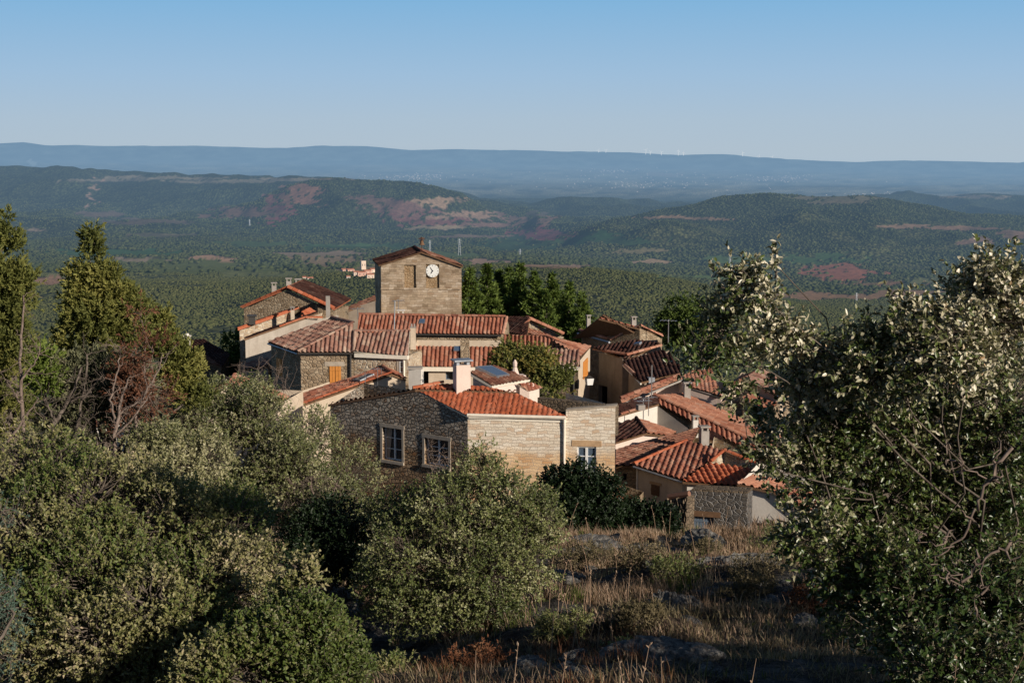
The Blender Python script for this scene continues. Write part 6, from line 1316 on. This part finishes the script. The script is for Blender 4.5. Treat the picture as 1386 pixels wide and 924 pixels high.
bare('bare_shrub', 'leafless grey shrub poking up before the dark side wall', [[(345, 560, 45), (352, 530, 45), (348, 500, 45)], [(350, 540, 45), (372, 520, 45), (380, 500, 45)], [(350, 545, 45), (330, 520, 45), (322, 505, 45)], [(360, 530, 45), (392, 525, 45)]], (P(345, 580, 45).x, 45, -13), 66, 'shrub', r0=.03, tw=46, tl=.9)
bare('bare_branch_bush', 'pale leafless branches crossing the second gable window', [[(575, 680, 27), (582, 640, 27), (600, 610, 27)], [(580, 655, 27), (594, 630, 27), (606, 618, 27)], [(584, 635, 27), (578, 610, 27), (590, 597, 27)], [(590, 640, 27), (606, 632, 27)]], G(575, 27), 67, 'bush', r0=.016, tw=20, tl=.3)
bare('bare_bush', 'greyish leafless twiggy bush in the hollow of the thin oak', [[(425, 740, 28.5), (428, 690, 28.5), (420, 640, 28.7)], [(430, 720, 28.5), (450, 670, 28.6), (462, 640, 28.7)], [(425, 720, 28.5), (404, 680, 28.6), (395, 655, 28.6)], [(432, 700, 28.5), (475, 690, 28.6)]], G(425, 28.5), 68, 'bush', r0=.03, tw=60, tl=.7)
# --- blue cedar at the left edge
foliage_tree('blue_cedar', 'blue-green cedar boughs reaching in at the left edge', 'cedar', (-3.3, 7.2, H(-3.3, 7.2)),
  [B(-8, 690, 7.6, 30, 5), B(-12, 800, 7.6, 38, 6), B(-12, 826, 7.6, 40, 5), B(-10, 848, 7.6, 36, 5), B(-14, 890, 7.6, 40, 6)], 330, 'cedar', 16, .024, .004, .10, 71, .0, .05, None, thr=-.3, gap=.3, spread=.8, rag=0)
# --- near oak on the right
lob = [B(1340, 430, 7.6, 66, 62), B(1345, 385, 7.6, 26, 36), B(1270, 480, 7.4, 62, 60), B(1225, 430, 7.6, 28, 26), B(1185, 500, 7.6, 62, 46), B(1105, 510, 7.8, 46, 34), B(1060, 460, 7.6, 34, 24), B(1018, 408, 7.4, 22, 20), B(1003, 380, 7.4, 17, 17), B(1050, 362, 7.4, 9, 12), B(978, 448, 7.5, 34, 26),
       B(948, 480, 7.4, 30, 22), B(1010, 490, 7.5, 34, 20), B(1003, 530, 7.5, 13, 18), B(1090, 570, 8.2, 58, 50), B(1165, 590, 8.2, 76, 62), B(1260, 590, 8.4, 80, 70), B(1350, 560, 8.2, 70, 80), B(1110, 650, 8.0, 55, 50), B(1050, 610, 7.8, 26, 30), B(1180, 690, 8.2, 76, 60), B(1290, 710, 8.4, 95, 80), B(1110, 730, 7.8, 40, 40), B(1160, 780, 7.8, 50, 52), B(1240, 820, 7.6, 75, 62), B(1350, 830, 7.6, 90, 80), B(1150, 840, 7.4, 34, 20), B(1290, 900, 7.2, 90, 50), B(1440, 700, 8.6, 70, 120)]
foliage_tree('holm_oak', 'near oak with pale backed leaves filling the whole right side', 'oak tree', (4.0, 8.9, H(4.0, 8.9)), lob, 9800, 'oaknear', 11, .034, .0175,   .12, 81, .35, .022, None, gap=.15, thr=-.09, oval=True, inner=.25, nb_=.35, limb=2.2, zg=.5)
r = np.random.default_rng(9)
bare('dead_branch', 'long arching bare branch curving across the dark of the near oak', [[(1365, 610, 6.6), (1335, 655, 6.6), (1318, 700, 6.6), (1290, 742, 6.6), (1262, 768, 6.6)], [(1340, 650, 6.6), (1300, 628, 6.6), (1275, 640, 6.6)], [(1290, 742, 6.6), (1240, 732, 6.6)]], (2.2, 6.6, H(2.2, 6.6)), 82, 'branch', r0=.010, tw=4, tl=.12)
bare('dead_branch', 'straight dead branch slanting low in the near oak shade', [[(1372, 732, 6.8), (1340, 752, 6.8), (1300, 786, 6.8)], [(1300, 786, 6.8), (1262, 780, 6.8)], [(1325, 765, 6.8), (1335, 800, 6.8), (1310, 830, 6.8)]], (2.3, 6.8, H(2.3, 6.8)), 83, 'branch', r0=.010, tw=4, tl=.12)
# trees beyond the frame on the right whose shade falls over the near slope
for i, (x, y, hh, w_, lab) in enumerate([(8.4, 3.4, 1.3, 1.3, 'low oak just outside the right edge, uphill of the near oak'), (10.2, 6.4, 1.6, 1.5, 'oak outside the right edge, level with the near oak'), (12.0, 6.2, 1.9, 1.5, 'oak up the slope, farthest outside the right edge'),
      (11.5, 9.3, 2.2, 1.7, 'farther oak outside the right edge'), (13.6, 12.4, 2.4, 1.8, 'oak outside the right edge beyond the farther one'), (12.4, 17.2, 2.6, 1.9, 'oak outside the right edge, lowest on the slope'), (9.6, 11.0, 1.8, 1.4, 'oak outside the right edge closest to the grass')]):
    z = H(x, y); 
    foliage_tree('holm_oak', lab, 'oak tree', (x, y, z), [(x, y, z + hh * .68, w_, w_, hh * .42), (x - .7, y + .6, z + hh * .5, w_ * .8, w_ * .8, hh * .4), (x + .8, y - .4, z + hh * .5, w_ * .8, w_ * .8, hh * .4)], 1300, 'oak', 9, .10, .065, .3, 90 + i, .3, .1, None, gap=.5, twigs=False, inner=.5)
# ================================================================ GRASS, STALKS, ROCKS, SMALL SHRUBS
r = np.random.default_rng(17)
def blades(name, label, n, xr, yr, hmin, hmax, seed, matn='grass', dens=None, wfac=.00028, lean=.35, kind='stuff', rr_=(0, 1), cl=.5):
    r = np.random.default_rng(seed); y = yr[0] + (yr[1] - yr[0]) * r.random(n * 3) ** .8; u = xr[0] + (xr[1] - xr[0]) * r.random(n * 3); x = u * y
    d = fbm(x / 1.3, y / 1.3, 3, seed) + .5 * fbm(x / .3, y / .3, 2, seed + 5); keep = (d + r.random(len(x)) * .3 > cl - .5) & (fbm(x / 2.3, y / 1.1, 4, 141) < .17)
    if dens is not None: keep &= dens(x, y, r)
    x, y, d = x[keep][:n], y[keep][:n], d[keep][:n]; n = len(x); z = HZ(x, y) - .02
    h_ = (hmin + (hmax - hmin) * r.random(n) ** 1.7) * np.clip(1 + d, .5, 1.5); a = r.random(n) * 6.28; ln = lean * r.random(n) + .1
    D = np.stack([np.cos(a) * ln, np.sin(a) * ln, np.ones(n)], 1); b = np.stack([x, y, z], 1); w = np.maximum(.0035, y * wfac)[:, None] * r.uniform(.7, 1.3, (n, 1)); s = np.stack([np.cos(a + 1.57), np.sin(a + 1.57) , np.zeros(n)], 1) * w
    D2 = D + np.stack([np.cos(a) * ln, np.sin(a) * ln, np.zeros(n)], 1) * .8
    V = np.stack([b - s, b + s, b + D * h_[:, None] * .55 + s * .7, b + D * h_[:, None] * .55 - s * .7, b + D2 * h_[:, None] * .98], 1)
    i = np.arange(n)[:, None] * 5; Fc = np.concatenate([i + [0, 1, 2], i + [0, 2, 3], i + [3, 2, 4]], 0)
    green = fbm(x / 1.1, y / 1.1, 2, 777) > .28
    rn = np.where(green & (r.random(n) < .7), r.uniform(.95, 1, n), np.clip(r.random(n) * .75 + .25 * (fbm(x / 2, y / 2, 2, 55) + .5), 0, .93)) * (rr_[1] - rr_[0]) + rr_[0]
    o = link(name, npmesh(name, V.reshape(-1, 3), Fc, LM[matn], 3, rnd=np.repeat(rn, 5)))
    if kind: prop(o, label, 'grass', kind=kind)
    return o
blades('dry_grass', 'straw coloured dry grass over the slope', 120000, (-.42, .42), (9, 40), .05, .17, 19, dens=lambda x, y, r: r.random(len(x)) < sstep(8, 26, y) * .9 + .1)
blades('dry_grass', 'taller pale dry grass on the crest and in patches', 24000, (-.05, .30), (19, 39.5), .12, .34, 23, dens=lambda x, y, r: (fbm(x / 2.0, y / 1.4, 3, 66) > .10) | ((y > 34.5) & (x < 4)), cl=.35)
blades('village_weeds', 'dry weeds between the houses', 9000, (-.2, .3), (42, 60), .15, .5, 29)
blades('dry_grass', 'straw gold band of dry grass on the crest below the houses', 30000, (-.01, .21), (33, 38.8), .10, .30, 47, cl=.1, rr_=(.25, .97))
blades('dead_undergrowth', 'dark matted dead weeds low over the shaded near slope', 46000, (-.42, .42), (5.5, 24), .04, .16, 37, matn='heath', cl=.3, lean=.9, wfac=.0004)
blades('russet_weeds', 'russet dead weeds in patches at the foot of the bushes', 9000, (-.16, .12), (12, 24), .08, .26, 39, matn='russet', dens=lambda x, y, r: fbm(x / 1.2, y / 1.2, 2, 99) > .12, cl=.3)
# mullein-like stalks, one by one
r = random.Random(5)
for i in range(64):
    if i < 9: px, Y, hh = [(686, 5.2, .5), (748, 5.4, .34), (640, 5.6, .42), (856, 5.2, .45), (862, 5.9, .4), (1010, 5.3, .35), (1300, 5.6, .4), (1345, 5.4, .42), (905, 6.0, .3)][i]
    elif i < 36: px, Y, hh = r.uniform(760, 1100), r.uniform(27, 38), r.uniform(.5, 1.1)
    else: px, Y, hh = r.uniform(690, 900), r.uniform(19, 27), r.uniform(.5, 1.0)
    x, y, z = G(px, Y); 
    if i < 9: hh = max(hh, (-.375 * y - z) + .25 * hh) 
    m = MB(); tx, ty = r.uniform(-.12, .12), r.uniform(-.1, .1); th = .0025 if i < 9 else .006
    pts = [Vector((x + tx * hh * t * t * 2.0, y + ty * hh * t * t, z - .05 + hh * t)) for t in (0, .3, .6, .85, 1)]
    m.tube(pts, [th * 1.4, th * 1.2, th, th * .8, th * .4], 4, r=.6)
    for j in range(9 if i < 9 else 6):
        t = r.uniform(.62, 1); c = pts[0].lerp(pts[-1], t) + Vector((tx * hh * (t * t * 2 - 2 * t), ty * hh * (t * t - t), 0)); sz = (.006 if i < 9 else .016) * r.uniform(.7, 1.4); a = r.uniform(0, 6.28); e_ = Vector((math.cos(a), math.sin(a), 1.0)) * sz * 1.6
        m.tube([c, c + e_ * .5, c + e_], [sz * .3, sz * .55, sz * .1], 4, r=r.uniform(.5, .85))
    o = m.build('dry_stalk', LM['grass']); prop(o, 'thin dry seed stalk standing up out of the grass', 'plant stalk', 'dry seed stalks on the slope' if i >= 9 else 'near dry stalks at the bottom edge')
    if i < 9: o['label'] = 'near dry stem rising from the bottom edge of the picture'
# rocks
ROCKN = []
def rock(x, y, sx, sy, sz, seed, label):
    bm = bmesh.new(); bmesh.ops.create_icosphere(bm, subdivisions=5, radius=1); co = np.array([v.co[:] for v in bm.verts]); 
    n1 = fbm(co[:, 0] * 1.3 + seed, co[:, 1] * 1.3 + co[:, 2] * 1.9, 4, seed); n2 = np.round(co[:, 2] * 3.5 + fbm(co[:, 0] * 2, co[:, 1] * 2, 2, seed) * 2) / 3.5
    co[:, 2] = co[:, 2] * .45 + n2 * .55; co *= (1 + .65 * n1[:, None] + .16 * fbm(co[:, 0] * 6 + seed, co[:, 1] * 6 + co[:, 2] * 9, 4, seed + 7)[:, None]); co[:, 2] *= .9
    for v, c in zip(bm.verts, co): v.co = (c[0] * sx, c[1] * sy, c[2] * sz)
    me = bpy.data.meshes.new('rock'); bm.to_mesh(me); bm.free(); me.materials.append(M['rock']); o = bpy.data.objects.new('rock', me); COL.objects.link(o)
    ROCKN.append(o.name); o.location = (x, y, H(x, y) + sz * .12); o.rotation_euler = (0, 0, seed * .7); prop(o, label, 'rock', 'rocks cropping out of the slope')
rk = [(960, 742, 34.5, 1.2, .5, .35, 'jagged dark rock on the crest under the garage'), (800, 735, 34, 1.5, .7, .28, 'wide low grey outcrop on the crest right of the round bush'), (850, 745, 33, .8, .5, .25, 'small ledge between the crest outcrops'), (905, 820, 24, .55, .4, .32, 'pale lichen covered boulder in the middle of the slope'), (935, 815, 24.3, .4, .3, .22, 'small pale stone right of the boulder'),
      (830, 845, 21.5, .8, .35, .16, 'flat rock shelf catching light at the shade edge'), (1065, 800, 25, .35, .3, .2, 'pale stone in the grass near the oak'), (450, 755, 27, .7, .5, .4, 'grey rock in the dark hollow, upper one'), (462, 795, 23, .6, .5, .3, 'white topped stone in the dark hollow'), (440, 830, 21, .9, .6, .25, 'flat stones at the bottom of the dark hollow'),
      (900, 870, 17, .7, .35, .16, 'shadowed rock ledge low on the slope'), (1000, 780, 28, 1.6, .7, .35, 'long dark ledge left of the near oak'), (890, 775, 28.5, 1.2, .6, .3, 'dark ledge above the pale boulder'), (480, 870, 17, .5, .4, .18, 'low stone right of the silvery bush'), (760, 770, 29, 1.0, .5, .22, 'mossy ledge beside the round bush')]
for i, (px, py, Y, sx, sy, sz, lab) in enumerate(rk): x, y, z = G(px, Y); rock(x, y, sx * .6, sy * .8, sz, i + 3, lab)
rs_ = random.Random(21); wh = ['beside the round bush', 'near the crest grass', 'in the shaded middle of the slope', 'close to the near oak']
for i in range(26):
    px = rs_.uniform(700, 1130); Y = rs_.uniform(14, 34); x, y, z = G(px, Y); s_ = rs_.uniform(.06, .26)
    rock(x, y, s_ * 1.5, s_, s_ * .6, 40 + i, 'small rough stone half sunk in the dry slope'); bpy.data.objects[ROCKN[-1]]['group'] = 'small stones strewn on the slope'
# low shrubs on the slope
sh_ = [(790, 30, 40, 'heath', 'yellowish low heath cushion on the sunlit ledge'), (870, 27.5, 34, 'heath', 'olive cushion shrub above the pale boulder'), (915, 26.8, 30, 'olive', 'dull green cushion right above the pale boulder'), (845, 19, 22, 'olive', 'small green tuft at the shade edge under the round bush'), (760, 20.5, 30, 'olive', 'bright green grassy shrub at the foot of the round bush'), (1035, 26, 40, 'heath', 'straw coloured shrub mound left of the near oak'), (1010, 24.5, 34, 'heath', 'dry bushy grass mound in front of the straw mound'),
       (560, 19, 34, 'russet', 'russet dead weeds under the round bush, left part'), (640, 18, 34, 'russet', 'russet dead weeds straight under the round bush'), (500, 21, 26, 'olive', 'green clump at the right of the dark hollow'), (520, 16.5, 30, 'olive', 'low green clump near the silvery bush'), (870, 20.5, 26, 'heath', 'small dry bush standing in the shade'), (960, 33, 26, 'heath', 'grey dwarf shrub on the crest'), (1060, 34, 40, 'olive', 'green crest shrub before the white wall'), (700, 34, 30, 'heath', 'brown dwarf shrub behind the round bush'), (480, 30, 40, 'olive', 'dull shrub below the rubble gable'), (590, 33, 46, 'heath', 'brown scrub behind the round bush at the wall foot'), (1120, 22, 44, 'russet', 'brown undergrowth below the near oak'), (1180, 19, 50, 'olive', 'green undergrowth deep under the near oak'), (1290, 16, 70, 'olive', 'shaded undergrowth at the right edge')]
for i, (px, Y, w_, mt, lab) in enumerate(sh_):
    x, y, z = G(px, Y); s = w_ / F * Y; 
    foliage_tree('low_shrub', lab, 'shrub', (x, y, z), [(x, y, z + s * .35, s, s * .8, s * .55), (x + s * .5, y + .2, z + s * .3, s * .7, s * .6, s * .45), (x - s * .5, y, z + s * .25, s * .6, s * .6, s * .4)], 260 + int(s * 260), mt, 10, .05, .02, .16, 200 + i, .8, .02, 'low shrubs on the slope', gap=.3, branches=False, inner=.3)
